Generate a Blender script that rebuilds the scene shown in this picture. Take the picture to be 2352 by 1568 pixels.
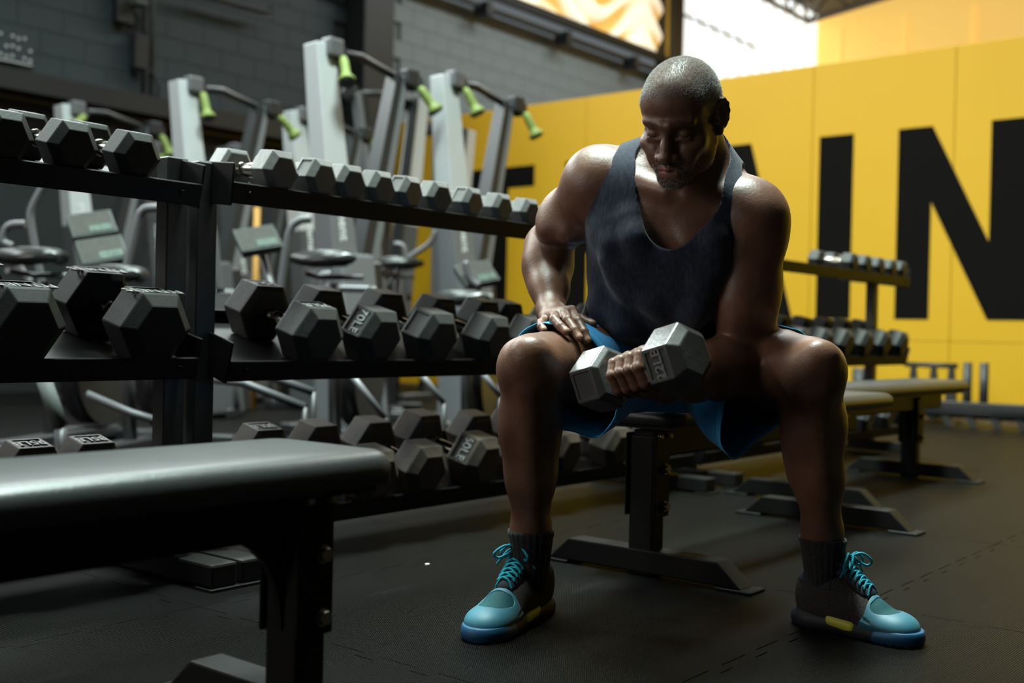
import bpy, bmesh, math, random
import numpy as np
from mathutils import Vector, Matrix, Euler

random.seed(7)
rng = np.random.default_rng(7)
R = math.radians
for o in list(bpy.data.objects):
    bpy.data.objects.remove(o)
SC = bpy.context.scene
COL = SC.collection

# ------------------------------------------------------------------ camera, world, lights, exposure
FPX, CH = 2600.0, 0.58
PSI, ROLL, PITCH = R(39.1), R(1.24), math.atan(22 / 2600.0)

def cam_axes(psi):
    f0 = Vector((math.cos(psi) * math.cos(PITCH), math.sin(psi) * math.cos(PITCH), -math.sin(PITCH)))
    r0 = Vector((math.sin(psi), -math.cos(psi), 0))
    u0 = r0.cross(f0)
    X = r0 * math.cos(ROLL) + u0 * math.sin(ROLL)
    Y = -r0 * math.sin(ROLL) + u0 * math.cos(ROLL)
    return X, Y, f0

cx_, cy_, cf_ = cam_axes(PSI)
cam_data = bpy.data.cameras.new('camera')
cam = bpy.data.objects.new('camera', cam_data)
COL.objects.link(cam)
m = Matrix((cx_, cy_, -cf_)).transposed().to_4x4()
m.translation = Vector((0, 0, CH))
cam.matrix_world = m
cam_data.sensor_width = 36.0
cam_data.lens = FPX / 2352.0 * 36.0
cam_data.clip_start, cam_data.clip_end = 0.05, 120
cam_data.dof.use_dof = True
cam_data.dof.focus_distance = 2.2
cam_data.dof.aperture_fstop = 2.6
SC.camera = cam

world = bpy.data.worlds.new('World'); SC.world = world
world.use_nodes = True
world.node_tree.nodes['Background'].inputs[0].default_value = (0.6, 0.68, 0.72, 1)
world.node_tree.nodes['Background'].inputs[1].default_value = 0.25

def area(name, loc, size, power, col, rot=(0, 0, 0), spread=180):
    d = bpy.data.lights.new(name, 'AREA')
    d.shape = 'RECTANGLE'; d.size, d.size_y = size
    d.energy = power; d.color = col; d.spread = R(spread)
    o = bpy.data.objects.new(name, d); COL.objects.link(o)
    o.location = loc; o.rotation_euler = rot
    return o

# daylight coming through the roof's skylight sheets (sheets themselves are built with the roof)
SKY = (0.80, 1.0, 0.93)
area('skylight_lamp', (2.85, 2.0, 6.9), (2.0, 0.9), 720, SKY, spread=130)
area('skylight_lamp', (0.5, 2.3, 6.9), (1.4, 0.9), 230, SKY, spread=130)
area('skylight_lamp', (3.0, 5.0, 6.6), (4.6, 0.6), 260, SKY, spread=140)
# row of clerestory sheets high in the wall behind the machines (above the frame)
area('clerestory_lamp', (2.6, 8.85, 5.55), (11.0, 1.5), 760, (0.90, 1.0, 0.98), rot=(R(-90), 0, 0), spread=160)
area('skylight_lamp', (8.05, 3.2, 6.7), (0.5, 7.0), 145, (1.0, 0.95, 0.86), spread=120)
# added fill light behind the viewer; the opening it comes from is invented
area('fill_lamp', (-5.75, 5.2, 2.6), (2.6, 4.2), 150, (1.0, 0.93, 0.85), rot=(0, R(-90), 0))
area('skylight_lamp', (11.6, 5.8, 6.6), (5.0, 1.0), 330, (0.92, 1.0, 1.0), spread=150)

SC.view_settings.view_transform = 'Standard'
SC.view_settings.look = 'None'
SC.view_settings.exposure = -0.12
SC.view_settings.gamma = 1.0
SC.view_settings.use_curve_mapping = False
SC.cycles.use_denoising = True
SC.cycles.max_bounces = 6
SC.cycles.sample_clamp_indirect = 6.0

# ------------------------------------------------------------------ pixel helpers (photo pixels -> points in the room)
def ray(px, py):
    return cx_ * ((px - 1176) / FPX) + cy_ * ((784 - py) / FPX) + cf_

def at_v(px, py, v):
    d = ray(px, py); s = v / d.y
    return Vector((d.x * s, v, CH + d.z * s))

def at_u(px, py, u):
    d = ray(px, py); s = u / d.x
    return Vector((u, d.y * s, CH + d.z * s))

def at_z(px, py, z):
    d = ray(px, py); s = (z - CH) / d.z
    return Vector((d.x * s, d.y * s, z))

def at_d(px, py, Z):
    d = ray(px, py); s = Z / (d.x * math.cos(PSI) + d.y * math.sin(PSI))
    return Vector((d.x * s, d.y * s, CH + d.z * s))

lx_, ly_, lf_ = cam_axes(R(90))
def P(px, py, Z):
    """photo pixel at depth Z, in the sitter's own frame: x right, y away, z up"""
    d = lx_ * ((px - 1176) / FPX) + ly_ * ((784 - py) / FPX) + lf_
    s = Z / d.y
    return np.array((d.x * s, Z, CH + d.z * s))

# ------------------------------------------------------------------ materials
def mat(name, col, rough=0.5, metal=0.0, spec=0.5, noise=None, bump=None, emit=None, estr=1.0, coat=0.0, sheen=0.0, sss=0.0):
    """noise=(scale, amount, colour2, detail)   bump=(scale, strength, distance)"""
    M = bpy.data.materials.new(name); M.use_nodes = True
    nt = M.node_tree; b = nt.nodes['Principled BSDF']
    b.inputs['Base Color'].default_value = (*col, 1)
    b.inputs['Roughness'].default_value = rough
    b.inputs['Metallic'].default_value = metal
    b.inputs['Specular IOR Level'].default_value = spec
    b.inputs['Coat Weight'].default_value = coat
    b.inputs['Sheen Weight'].default_value = sheen
    if sss:
        b.inputs['Subsurface Weight'].default_value = sss
        b.inputs['Subsurface Radius'].default_value = (0.01, 0.004, 0.002)
    tc = None
    def coords():
        nonlocal tc
        if tc is None:
            tc = nt.nodes.new('ShaderNodeTexCoord')
        return tc.outputs['Object']
    if noise:
        n = nt.nodes.new('ShaderNodeTexNoise'); n.inputs['Scale'].default_value = noise[0]
        n.inputs['Detail'].default_value = noise[3] if len(noise) > 3 else 6
        n.inputs['Roughness'].default_value = 0.65
        nt.links.new(coords(), n.inputs['Vector'])
        rp = nt.nodes.new('ShaderNodeValToRGB')
        rp.color_ramp.elements[0].position = 0.5 - noise[1] * 0.5
        rp.color_ramp.elements[1].position = 0.5 + noise[1] * 0.5
        rp.color_ramp.elements[0].color = (*col, 1)
        rp.color_ramp.elements[1].color = (*noise[2], 1)
        nt.links.new(n.outputs['Fac'], rp.inputs['Fac'])
        nt.links.new(rp.outputs['Color'], b.inputs['Base Color'])
    if bump:
        n2 = nt.nodes.new('ShaderNodeTexNoise'); n2.inputs['Scale'].default_value = bump[0]
        n2.inputs['Detail'].default_value = 8
        nt.links.new(coords(), n2.inputs['Vector'])
        bp = nt.nodes.new('ShaderNodeBump'); bp.inputs['Strength'].default_value = bump[1]
        bp.inputs['Distance'].default_value = bump[2]
        nt.links.new(n2.outputs['Fac'], bp.inputs['Height'])
        nt.links.new(bp.outputs['Normal'], b.inputs['Normal'])
    if emit:
        b.inputs['Emission Color'].default_value = (*emit, 1)
        b.inputs['Emission Strength'].default_value = estr
    return M

MT = {}
MT['iron'] = mat('dumbbell_iron', (0.028, 0.027, 0.026), 0.46, 0.0, 0.28, noise=(14, 0.5, (0.050, 0.047, 0.045)), bump=(90, 0.25, 0.002))
MT['iron_new'] = mat('dumbbell_rubber', (0.018, 0.0175, 0.017), 0.5, 0.0, 0.16, noise=(60, 0.5, (0.028, 0.028, 0.027)), bump=(300, 0.3, 0.001))
MT['iron_old'] = mat('dumbbell_worn_iron', (0.038, 0.031, 0.027), 0.48, 0.0, 0.35, noise=(9, 0.4, (0.095, 0.068, 0.052)), bump=(70, 0.3, 0.002))
MT['iron_grey'] = mat('dumbbell_grey_paint', (0.095, 0.094, 0.092), 0.36, 0.0, 0.6, noise=(16, 0.5, (0.155, 0.15, 0.145)), bump=(80, 0.25, 0.002))
MT['iron_held'] = mat('held_dumbbell_paint', (0.07, 0.068, 0.066), 0.27, 0.0, 1.0, noise=(18, 0.5, (0.09, 0.088, 0.085)), bump=(80, 0.25, 0.002))
MT['letter_iron'] = mat('raised_lettering', (0.26, 0.255, 0.25), 0.45)
MT['letter_held'] = mat('held_lettering', (0.17, 0.168, 0.165), 0.4)
MT['letter_dark'] = mat('dark_lettering', (0.07, 0.07, 0.072), 0.45)
MT['recess'] = mat('recess_black', (0.02, 0.02, 0.021), 0.6)
MT['chrome'] = mat('chrome', (0.62, 0.6, 0.56), 0.18, 1.0, noise=(40, 0.5, (0.4, 0.34, 0.27)))
MT['rack'] = mat('rack_black_steel', (0.010, 0.010, 0.010), 0.45, 0.0, 0.18, noise=(22, 0.5, (0.017, 0.015, 0.014)), bump=(120, 0.15, 0.001))
MT['upright'] = mat('upright_steel', (0.035, 0.035, 0.036), 0.4, 0.0, 0.35, noise=(30, 0.5, (0.05, 0.05, 0.051)))
MT['frame'] = mat('bench_black_steel', (0.010, 0.0095, 0.009), 0.42, 0.0, 0.12, bump=(160, 0.15, 0.001))
MT['vinyl'] = mat('bench_vinyl', (0.024, 0.026, 0.027), 0.31, 0.0, 0.5, noise=(7, 0.6, (0.040, 0.042, 0.043)), bump=(260, 0.35, 0.0015))
MT['bolt'] = mat('bolt_steel', (0.3, 0.26, 0.2), 0.35, 1.0)
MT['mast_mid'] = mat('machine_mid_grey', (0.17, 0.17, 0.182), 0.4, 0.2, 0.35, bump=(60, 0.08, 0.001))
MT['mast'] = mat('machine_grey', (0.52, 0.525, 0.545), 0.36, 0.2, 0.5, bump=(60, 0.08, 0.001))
MT['mast_shade'] = mat('machine_grey_shaded', (0.085, 0.085, 0.092), 0.45, 0.2, 0.3, bump=(60, 0.08, 0.001))  # machine grey darkened: dimness behind the racks put into the colour
MT['mast_dark'] = mat('machine_dark', (0.02, 0.02, 0.022), 0.4)
MT['tube'] = mat('machine_tube', (0.12, 0.117, 0.127), 0.36, 0.25)
MT['lime'] = mat('lime_grip', (0.145, 0.195, 0.034), 0.6)
MT['white_print'] = mat('white_print', (0.75, 0.75, 0.76), 0.5)
MT['screen'] = mat('console_face', (0.04, 0.038, 0.033), 0.6, 0, 0.15, noise=(30, 0.4, (0.025, 0.025, 0.023)))
MT['console'] = mat('console_shell', (0.085, 0.092, 0.09), 0.6, 0, 0.15)
MT['lcd'] = mat('console_display', (0.02, 0.04, 0.03), 0.5, 0, 0.2, noise=(60, 0.2, (0.07, 0.10, 0.08)))
MT['seat'] = mat('seat_black_vinyl', (0.02, 0.02, 0.02), 0.25)
MT['yellow'] = None
MT['sled'] = mat('sled_black', (0.02, 0.02, 0.02), 0.45)
MT['blue'] = mat('blue_plastic', (0.02, 0.2, 0.5), 0.4)
MT['ply'] = mat('plywood', (0.62, 0.42, 0.27), 0.55, noise=(6, 0.5, (0.68, 0.48, 0.33)))
MT['orange'] = mat('orange_pole', (0.5, 0.25, 0.04), 0.5)
MT['pipe'] = mat('pipe_dark', (0.012, 0.013, 0.014), 0.5)
MT['truss'] = mat('truss_steel', (0.10, 0.075, 0.06), 0.55)
MT['black_paint'] = mat('black_wall_paint', (0.0065, 0.0056, 0.005), 0.8, 0, 0.04, bump=(40, 0.1, 0.002))

# ------------------------------------------------------------------ mesh helpers
class MB:
    def __init__(s):
        s.v = []; s.f = []; s.smooth = []
    def add(s, vs, fs, smooth=False, M=None):
        n = len(s.v)
        for p in vs:
            p = Vector(p)
            s.v.append(M @ p if M is not None else p)
        for f in fs:
            s.f.append([i + n for i in f]); s.smooth.append(smooth)
        return s
    def box(s, c, size, M=None):
        x, y, z = size[0] / 2, size[1] / 2, size[2] / 2
        vs = [(c[0] + a * x, c[1] + b * y, c[2] + d * z) for a in (-1, 1) for b in (-1, 1) for d in (-1, 1)]
        return s.add(vs, [(0, 1, 3, 2), (4, 6, 7, 5), (0, 4, 5, 1), (2, 3, 7, 6), (0, 2, 6, 4), (1, 5, 7, 3)], False, M)
    def prism(s, poly, axis_vec, M=None):
        """poly: list of 3D points (one planar outline), extruded by axis_vec"""
        n = len(poly); a = Vector(axis_vec)
        vs = [Vector(p) for p in poly] + [Vector(p) + a for p in poly]
        fs = [list(range(n))[::-1], list(range(n, 2 * n))] + [(i, (i + 1) % n, (i + 1) % n + n, i + n) for i in range(n)]
        return s.add(vs, fs, False, M)
    def tube(s, pts, rad, seg=12, M=None, cap=True):
        pts = [Vector(p) for p in pts]
        rads = rad if isinstance(rad, (list, tuple)) else [rad] * len(pts)
        n = len(pts); vs = []; fs = []
        prev = None
        for i, p in enumerate(pts):
            t = (pts[min(i + 1, n - 1)] - pts[max(i - 1, 0)]).normalized()
            if prev is None:
                a = Vector((0, 0, 1)) if abs(t.z) < 0.9 else Vector((1, 0, 0))
                x = t.cross(a).normalized()
            else:
                x = (prev - t * prev.dot(t)).normalized()
            prev = x; y = t.cross(x)
            for k in range(seg):
                w = 2 * math.pi * k / seg
                vs.append(p + (x * math.cos(w) + y * math.sin(w)) * rads[i])
        for i in range(n - 1):
            for k in range(seg):
                fs.append((i * seg + k, i * seg + (k + 1) % seg, (i + 1) * seg + (k + 1) % seg, (i + 1) * seg + k))
        s.add(vs, fs, True, M)
        if cap:
            b = len(s.v) - len(vs)
            s.f.append([b + k for k in range(seg)][::-1]); s.smooth.append(False)
            s.f.append([b + (n - 1) * seg + k for k in range(seg)]); s.smooth.append(False)
        return s
    def disc(s, c, axis, r, h, seg=16, M=None):
        a = Vector(axis).normalized()
        return s.tube([Vector(c), Vector(c) + a * h], r, seg, M)
    def mesh(s, name, mats, bevel=0.0, seg=1):
        me = bpy.data.meshes.new(name)
        me.from_pydata([tuple(p) for p in s.v], [], s.f)
        me.polygons.foreach_set('use_smooth', s.smooth)
        if bevel:
            bm = bmesh.new(); bm.from_mesh(me)
            es = [e for e in bm.edges if len(e.link_faces) == 2 and e.calc_face_angle(0) > R(24) and not (e.link_faces[0].smooth and e.link_faces[1].smooth)]
            bmesh.ops.bevel(bm, geom=es, offset=bevel, segments=seg, affect='EDGES', clamp_overlap=True, profile=0.6)
            bm.to_mesh(me); bm.free()
        for k in (mats if isinstance(mats, (list, tuple)) else [mats]):
            me.materials.append(k)
        me.update()
        return me
    def build(s, name, m, parent=None, bevel=0.0, seg=1):
        return link(name, s.mesh(name, m, bevel, seg), parent)

def link(name, data, parent=None):
    o = bpy.data.objects.new(name, data); COL.objects.link(o)
    if parent is not None:
        o.parent = parent
    return o

def tag(o, label=None, cat=None, group=None, kind=None):
    if label: o['label'] = label
    if cat: o['category'] = cat
    if group: o['group'] = group
    if kind: o['kind'] = kind
    return o

def thing(name, label, cat, loc=(0, 0, 0), rot=(0, 0, 0), group=None):
    o = bpy.data.objects.new(name, None); COL.objects.link(o)
    o.empty_display_size = 0.1
    o.location = loc; o.rotation_euler = rot
    return tag(o, label, cat, group)

def text_mesh(s, size, depth, name='lettering', bold=0.0):
    c = bpy.data.curves.new(name, 'FONT'); c.body = s; c.size = size; c.extrude = depth
    c.align_x = 'CENTER'; c.align_y = 'CENTER'; c.offset = bold
    c.resolution_u = 3
    o = bpy.data.objects.new(name, c)
    COL.objects.link(o)
    dg = bpy.context.evaluated_depsgraph_get()
    me = bpy.data.meshes.new_from_object(o.evaluated_get(dg))
    bpy.data.objects.remove(o)
    bpy.data.curves.remove(c)
    return me
# ------------------------------------------------------------------ the setting
def struct(o, label):
    return tag(o, label, None, None, 'structure')

V_WALL, U_YEL, H_YEL = 9.0, 8.8, 2.83

def floor_material():
    M = bpy.data.materials.new('rubber_mat'); M.use_nodes = True
    nt = M.node_tree; b = nt.nodes['Principled BSDF']
    tc = nt.nodes.new('ShaderNodeTexCoord')
    geo = nt.nodes.new('ShaderNodeNewGeometry')
    # broad wear, chalk streaks
    n = nt.nodes.new('ShaderNodeTexNoise'); n.inputs['Scale'].default_value = 1.7; n.inputs['Detail'].default_value = 8
    nt.links.new(geo.outputs['Position'], n.inputs['Vector'])
    rp = nt.nodes.new('ShaderNodeValToRGB')
    rp.color_ramp.elements[0].position = 0.35; rp.color_ramp.elements[0].color = (0.0022, 0.0018, 0.0015, 1)
    rp.color_ramp.elements[1].position = 0.75; rp.color_ramp.elements[1].color = (0.0046, 0.0039, 0.0032, 1)
    nt.links.new(n.outputs['Fac'], rp.inputs['Fac'])
    n3 = nt.nodes.new('ShaderNodeTexNoise'); n3.inputs['Scale'].default_value = 6.0; n3.inputs['Detail'].default_value = 10
    mp = nt.nodes.new('ShaderNodeMapping'); mp.inputs['Rotation'].default_value = (0, 0, 0.5); mp.inputs['Scale'].default_value = (0.25, 1.5, 1)
    nt.links.new(geo.outputs['Position'], mp.inputs['Vector']); nt.links.new(mp.outputs['Vector'], n3.inputs['Vector'])
    r3 = nt.nodes.new('ShaderNodeValToRGB')
    r3.color_ramp.elements[0].position = 0.66; r3.color_ramp.elements[0].color = (0, 0, 0, 1)
    r3.color_ramp.elements[1].position = 0.82; r3.color_ramp.elements[1].color = (0.55, 0.55, 0.55, 1)
    nt.links.new(n3.outputs['Fac'], r3.inputs['Fac'])
    mx = nt.nodes.new('ShaderNodeMix'); mx.data_type = 'RGBA'
    mx.inputs[7].default_value = (0.03, 0.029, 0.027, 1)
    nt.links.new(r3.outputs['Color'], mx.inputs[0]); nt.links.new(rp.outputs['Color'], mx.inputs[6])
    # fine woven relief: small raised diamonds
    sep = nt.nodes.new('ShaderNodeSeparateXYZ'); nt.links.new(geo.outputs['Position'], sep.inputs[0])
    def math_(op, a, bb=None):
        k = nt.nodes.new('ShaderNodeMath'); k.operation = op
        for i, q in enumerate((a, bb)):
            if q is None: continue
            if isinstance(q, (int, float)): k.inputs[i].default_value = q
            else: nt.links.new(q, k.inputs[i])
        return k.outputs[0]
    fx = math_('SINE', math_('MULTIPLY', sep.outputs[0], 2 * math.pi / 0.0125))
    fy = math_('SINE', math_('MULTIPLY', sep.outputs[1], 2 * math.pi / 0.009))
    h = math_('ABSOLUTE', math_('MULTIPLY', fx, fy))
    h = math_('POWER', h, 0.7)
    bp = nt.nodes.new('ShaderNodeBump'); bp.inputs['Strength'].default_value = 0.9; bp.inputs['Distance'].default_value = 0.003
    nt.links.new(h, bp.inputs['Height'])
    nt.links.new(bp.outputs['Normal'], b.inputs['Normal'])
    mx2 = nt.nodes.new('ShaderNodeMix'); mx2.data_type = 'RGBA'; mx2.blend_type = 'MULTIPLY'; mx2.inputs[0].default_value = 0.75
    rp4 = nt.nodes.new('ShaderNodeValToRGB')  # shade between the diamonds put into the colour too
    rp4.color_ramp.elements[0].color = (0.35, 0.35, 0.35, 1); rp4.color_ramp.elements[0].position = 0.15
    rp4.color_ramp.elements[1].color = (1.25, 1.25, 1.25, 1); rp4.color_ramp.elements[1].position = 0.7
    nt.links.new(h, rp4.inputs['Fac'])
    nt.links.new(mx.outputs[2], mx2.inputs[6]); nt.links.new(rp4.outputs['Color'], mx2.inputs[7])
    nt.links.new(mx2.outputs[2], b.inputs['Base Color'])
    b.inputs['Roughness'].default_value = 0.40
    b.inputs['Specular IOR Level'].default_value = 0.085
    return M

MT['floor'] = floor_material()
fl = MB().box((8, 0, -0.035), (30, 20, 0.04)).build('floor', mat('subfloor', (0.03, 0.03, 0.03), 0.5))
tag(fl, 'dark gym floor laid with interlocking ribbed rubber mats', None, None, 'structure')

def mat_tile():
    """a 1 m puzzle mat: toothed outline that fits its neighbours"""
    N, A, g = 15, 0.011, 0.0012
    p = 1.0 / N
    pts = []
    def side(fn, c0=False, c1=False):
        for i in range(N):
            a, b_ = i * p, (i + 1) * p
            s_ = A if i % 2 == 0 else -A
            ov = 0.16 * p * (1 if i % 2 == 0 else -1)
            ta = a - ov if i else g
            tb = b_ + ov if i < N - 1 else b_ - g
            if c0 and i == 0: ta = A + 2 * g
            if c1 and i == N - 1: tb = 1 - A - 2 * g
            pts.append(fn(ta + g * (i > 0), s_)); pts.append(fn(tb - g * (i < N - 1), s_))
    side(lambda t, s_: (t, s_ + g), c0=True)
    side(lambda t, s_: (1 + s_ - g, t))
    side(lambda t, s_: (1 - t, 1 + s_ - g))
    side(lambda t, s_: (s_ + g, 1 - t), c1=True)
    return [(x, y, 0) for x, y in pts]
mt_ = MB()
poly = [(x, y, -0.015) for x, y, _ in mat_tile()]
mt_.prism(poly, (0, 0, 0.015))
tile_me = mt_.mesh('rubber_mat', MT['floor'])
for i in range(-1, 9):
    for j in range(-4, 9):
        if i == 8 and j > 8: continue
        o = link('rubber_mat', tile_me, fl)
        o.location = (-0.6 + i, -0.05 + j, 0.0)

# --- yellow partition with painted word
def yellow_material():
    M = mat('yellow_wall_paint', (0.64, 0.345, 0.008), 0.55, 0, 0.35, noise=(1.3, 0.9, (0.67, 0.375, 0.012)), bump=(50, 0.06, 0.002))
    return M
MT['yellow'] = yellow_material()
wy = MB().box((U_YEL + 0.09, 2.45, H_YEL / 2 - 0.01), (0.10, 12.9, H_YEL - 0.02)).build('wall_yellow', MT['black_paint'])
tag(wy, 'yellow partition wall painted with big black letters', None, None, 'structure')
pw = 1.148
edges = [8.9] + [6.30 + pw * k for k in (1, 0)] + [6.30 - pw * k for k in range(1, 9)]
edges = sorted(set(round(e, 3) for e in edges if e <= 8.9), reverse=True)
for a, b_ in zip(edges[:-1], edges[1:]):
    for z0, z1 in ((0.0, 0.575), (0.578, H_YEL)):
        MB().box((U_YEL + 0.02, (a + b_) / 2, (z0 + z1) / 2), (0.04, a - b_ - 0.004, z1 - z0)).build('panel', MT['yellow'], wy, 0.002)

LZ0, LZ1 = 0.745, 2.235
def letter(polys):
    mb = MB()
    for poly in polys:
        mb.prism([(U_YEL - 0.003, v, z) for v, z in poly], (0.0045, 0, 0))
    return mb.build('painted_letter', MT['black_paint'], wy)
def rect(v0, v1, z0, z1):
    return [(v0, z0), (v0, z1), (v1, z1), (v1, z0)]
st = 0.275
letter([rect(7.83, 6.91, LZ1 - 0.21, LZ1), rect(7.505, 7.24, LZ0, LZ1 - 0.21)])                      # T
letter([rect(6.53, 6.26, LZ0, LZ1), rect(6.258, 5.824, LZ1 - 0.22, LZ1), rect(6.258, 5.824, LZ0 + 0.602, LZ0 + 0.80),
        [(5.822, LZ1), (5.62, LZ1), (5.45, LZ1 - 0.17), (5.45, LZ0 + 0.76), (5.62, LZ0 + 0.602), (5.822, LZ0 + 0.602), (5.822, LZ0 + 0.80), (5.74, LZ0 + 0.80), (5.71, LZ0 + 0.84), (5.71, LZ1 - 0.26), (5.74, LZ1 - 0.22), (5.822, LZ1 - 0.22)],
        [(6.02, LZ0 + 0.60), (5.74, LZ0 + 0.60), (5.40, LZ0), (5.69, LZ0)]])                            # R
letter([[(4.83, LZ1), (4.56, LZ1), (4.15, LZ0), (4.43, LZ0), (4.70, LZ1 - 0.35), (4.97, LZ0), (5.25, LZ0)],
        rect(4.87, 4.53, LZ0 + 0.28, LZ0 + 0.5)])                                                      # A
letter([rect(3.94, 3.65, LZ0, LZ1)])                                                                    # I
letter([[(3.285, LZ0), (3.285, LZ1), (3.02, LZ1), (2.585, LZ0 + 0.585), (2.585, LZ1), (2.305, LZ1), (2.305, LZ0), (2.585, LZ0), (3.02, LZ0 + 0.905), (3.02, LZ0)]])                                       # N

# --- dark block wall on the left, with its courses
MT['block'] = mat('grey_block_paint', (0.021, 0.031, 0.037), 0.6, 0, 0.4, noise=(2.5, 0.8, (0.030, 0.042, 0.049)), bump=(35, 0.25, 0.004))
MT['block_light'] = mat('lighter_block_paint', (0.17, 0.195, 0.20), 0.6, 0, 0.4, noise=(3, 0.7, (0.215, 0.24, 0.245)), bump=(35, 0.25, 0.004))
MT['joint'] = mat('block_joint', (0.020, 0.026, 0.029), 0.7)
MT['joint_light'] = mat('lighter_block_joint', (0.14, 0.158, 0.162), 0.7)
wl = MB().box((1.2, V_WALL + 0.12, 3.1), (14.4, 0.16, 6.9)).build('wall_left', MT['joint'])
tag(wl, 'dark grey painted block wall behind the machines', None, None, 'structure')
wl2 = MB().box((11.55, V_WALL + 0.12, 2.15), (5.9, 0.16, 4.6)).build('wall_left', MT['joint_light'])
tag(wl2, 'lighter grey block wall above the yellow partition', None, None, 'structure')
bl_me = MB().box((0, 0, 0), (0.3965, 0.04, 0.1965)).mesh('block', MT['block'], 0.002)
bl_me2 = MB().box((0, 0, 0), (0.3965, 0.04, 0.1965)).mesh('block', MT['block_light'], 0.002)
for r_ in range(6, 23):
    z = 0.1 + r_ * 0.2
    off = 0.2 if r_ % 2 else 0.0
    for c_ in range(16):
        u = 2.2 + c_ * 0.4 + off
        if u > 8.15 or r_ < 12: continue
        o = link('block', bl_me, wl); o.location = (u, V_WALL + 0.03, z)
for r_ in range(13, 22):
    z = 0.1 + r_ * 0.2
    off = 0.2 if r_ % 2 else 0.0
    for c_ in range(14):
        u = 9.0 + c_ * 0.4 + off
        if u > 14.2: continue
        o = link('block', bl_me2, wl2); o.location = (u, V_WALL + 0.03, z)

struct(MB().box((2.0, V_WALL - 0.01, 1.15), (12.4, 0.03, 2.3)).build('trim_6', mat('low_wall_shade', (0.013, 0.017, 0.018), 0.6, 0, 0.4)), 'dark sheet standing in for the unlit lower block wall under the beam')  # shade painted as a dark sheet over the lower wall
# columns, beam and rails fixed to that wall
struct(MB().box((8.40, 8.86, 3.3), (0.44, 0.28, 6.6)).build('trim_1', MT['pipe'], None, 0.01), 'black steel column at the corner of the yellow wall')
struct(MB().box((14.45, 8.86, 3.3), (0.32, 0.3, 6.6)).build('trim_2', MT['pipe'], None, 0.01), 'black steel column beside the bright white panel')
struct(MB().box((4.4, 8.88, 2.50), (7.6, 0.22, 0.17)).box((4.4, 8.95, 2.38), (7.6, 0.08, 0.05)).build('trim_3', MT['mast_dark'], None, 0.005), 'black beam running along the dark wall')
rl = MB()
for dz, y, w in ((0, 8.86, 0.05), (0.13, 8.80, 0.04), (0.22, 8.86, 0.06)):
    rl.box((11.4, y, 4.44 + dz), (5.7, 0.08, w))
for u in (10.2, 11.8, 13.4):
    rl.box((u, 8.84, 4.40), (0.10, 0.22, 0.16))
struct(rl.build('trim_4', MT['pipe'], None, 0.003), 'grey curtain rail under the draped yellow banner')
rl = MB()
rl.tube([(6.2, 8.88, 4.15), (7.4, 8.88, 4.13), (8.3, 8.88, 4.12)], 0.035, 8)
struct(rl.build('trim_5', MT['pipe']), 'dark pipe high on the wall left of the column')

c = thing('wall_conduit', 'thin dark conduit with junction box running up the grey block wall', 'conduit')
p0 = at_v(345, 300, 8.93)
MB().tube([(p0.x, 8.93, 1.9), (p0.x, 8.93, 4.7)], 0.022, 8).tube([(p0.x - 0.08, 8.93, 2.55), (p0.x - 0.08, 8.93, 4.7)], 0.016, 8).build('pipe', MT['pipe'], c)
MB().box((p0.x - 0.12, 8.93, 2.98), (0.14, 0.1, 0.30)).build('junction_box', MT['mast_dark'], c, 0.006)
MB().box((p0.x - 0.28, 8.94, 3.45), (0.16, 0.08, 0.5)).build('back_box', MT['pipe'], c, 0.006)
MB().tube([(p0.x - 0.12, 8.90, 2.84), (p0.x - 0.02, 8.88, 2.82), (p0.x + 0.06, 8.9, 2.7), (p0.x + 0.04, 8.92, 2.5)], 0.012, 8).build('cable', MT['pipe'], c)
b_ = at_v(318, 6, 8.85)
bk = thing('wall_bracket_light', 'small pale fitting on top of the wall conduit', 'light fitting', b_)
MB().box((0, 0, 0), (0.13, 0.12, 0.06)).build('housing', MT['console'], bk, 0.015, 2)
MB().box((0.0, 0.05, 0.03), (0.05, 0.1, 0.03)).build('bracket', MT['pipe'], bk)
h0 = at_v(505, 0, 8.85); h1 = at_v(600, 26, 8.85); h2 = at_v(622, 20, 8.85)
hk = tag(MB().tube([at_v(430, -20, 8.85), h0, h1, at_v(613, 27, 8.84), h2], 0.028, 10).build('wall_rail', MT['pipe']), 'dark bent pipe rail with hooked end high on grey wall', 'pipe')
# faint lettered plaque on the far left
pq = at_v(30, 108, 8.93)
plq = thing('wall_plaque', 'small worn plaque of raised pale studs on dark wall', 'plaque', (pq.x, 8.955, pq.z))
MB().box((0, 0, 0), (0.38, 0.02, 0.26)).build('backing', MT['block'], plq, 0.004)
st_me = MB().disc((0, 0, 0), (0, -1, 0), 0.013, 0.012, 8).mesh('stud', MT['mast'])
for i in range(7):
    for j in range(3):
        if (i * 5 + j * 3) % 4 == 0: continue
        o = link('stud', st_me, plq); o.location = (-0.15 + i * 0.05, -0.008, -0.08 + j * 0.08 + 0.01 * (i % 2))
MB().box((0, -0.014, -0.115), (0.34, 0.012, 0.012)).build('rib', MT['mast'], plq)

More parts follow.
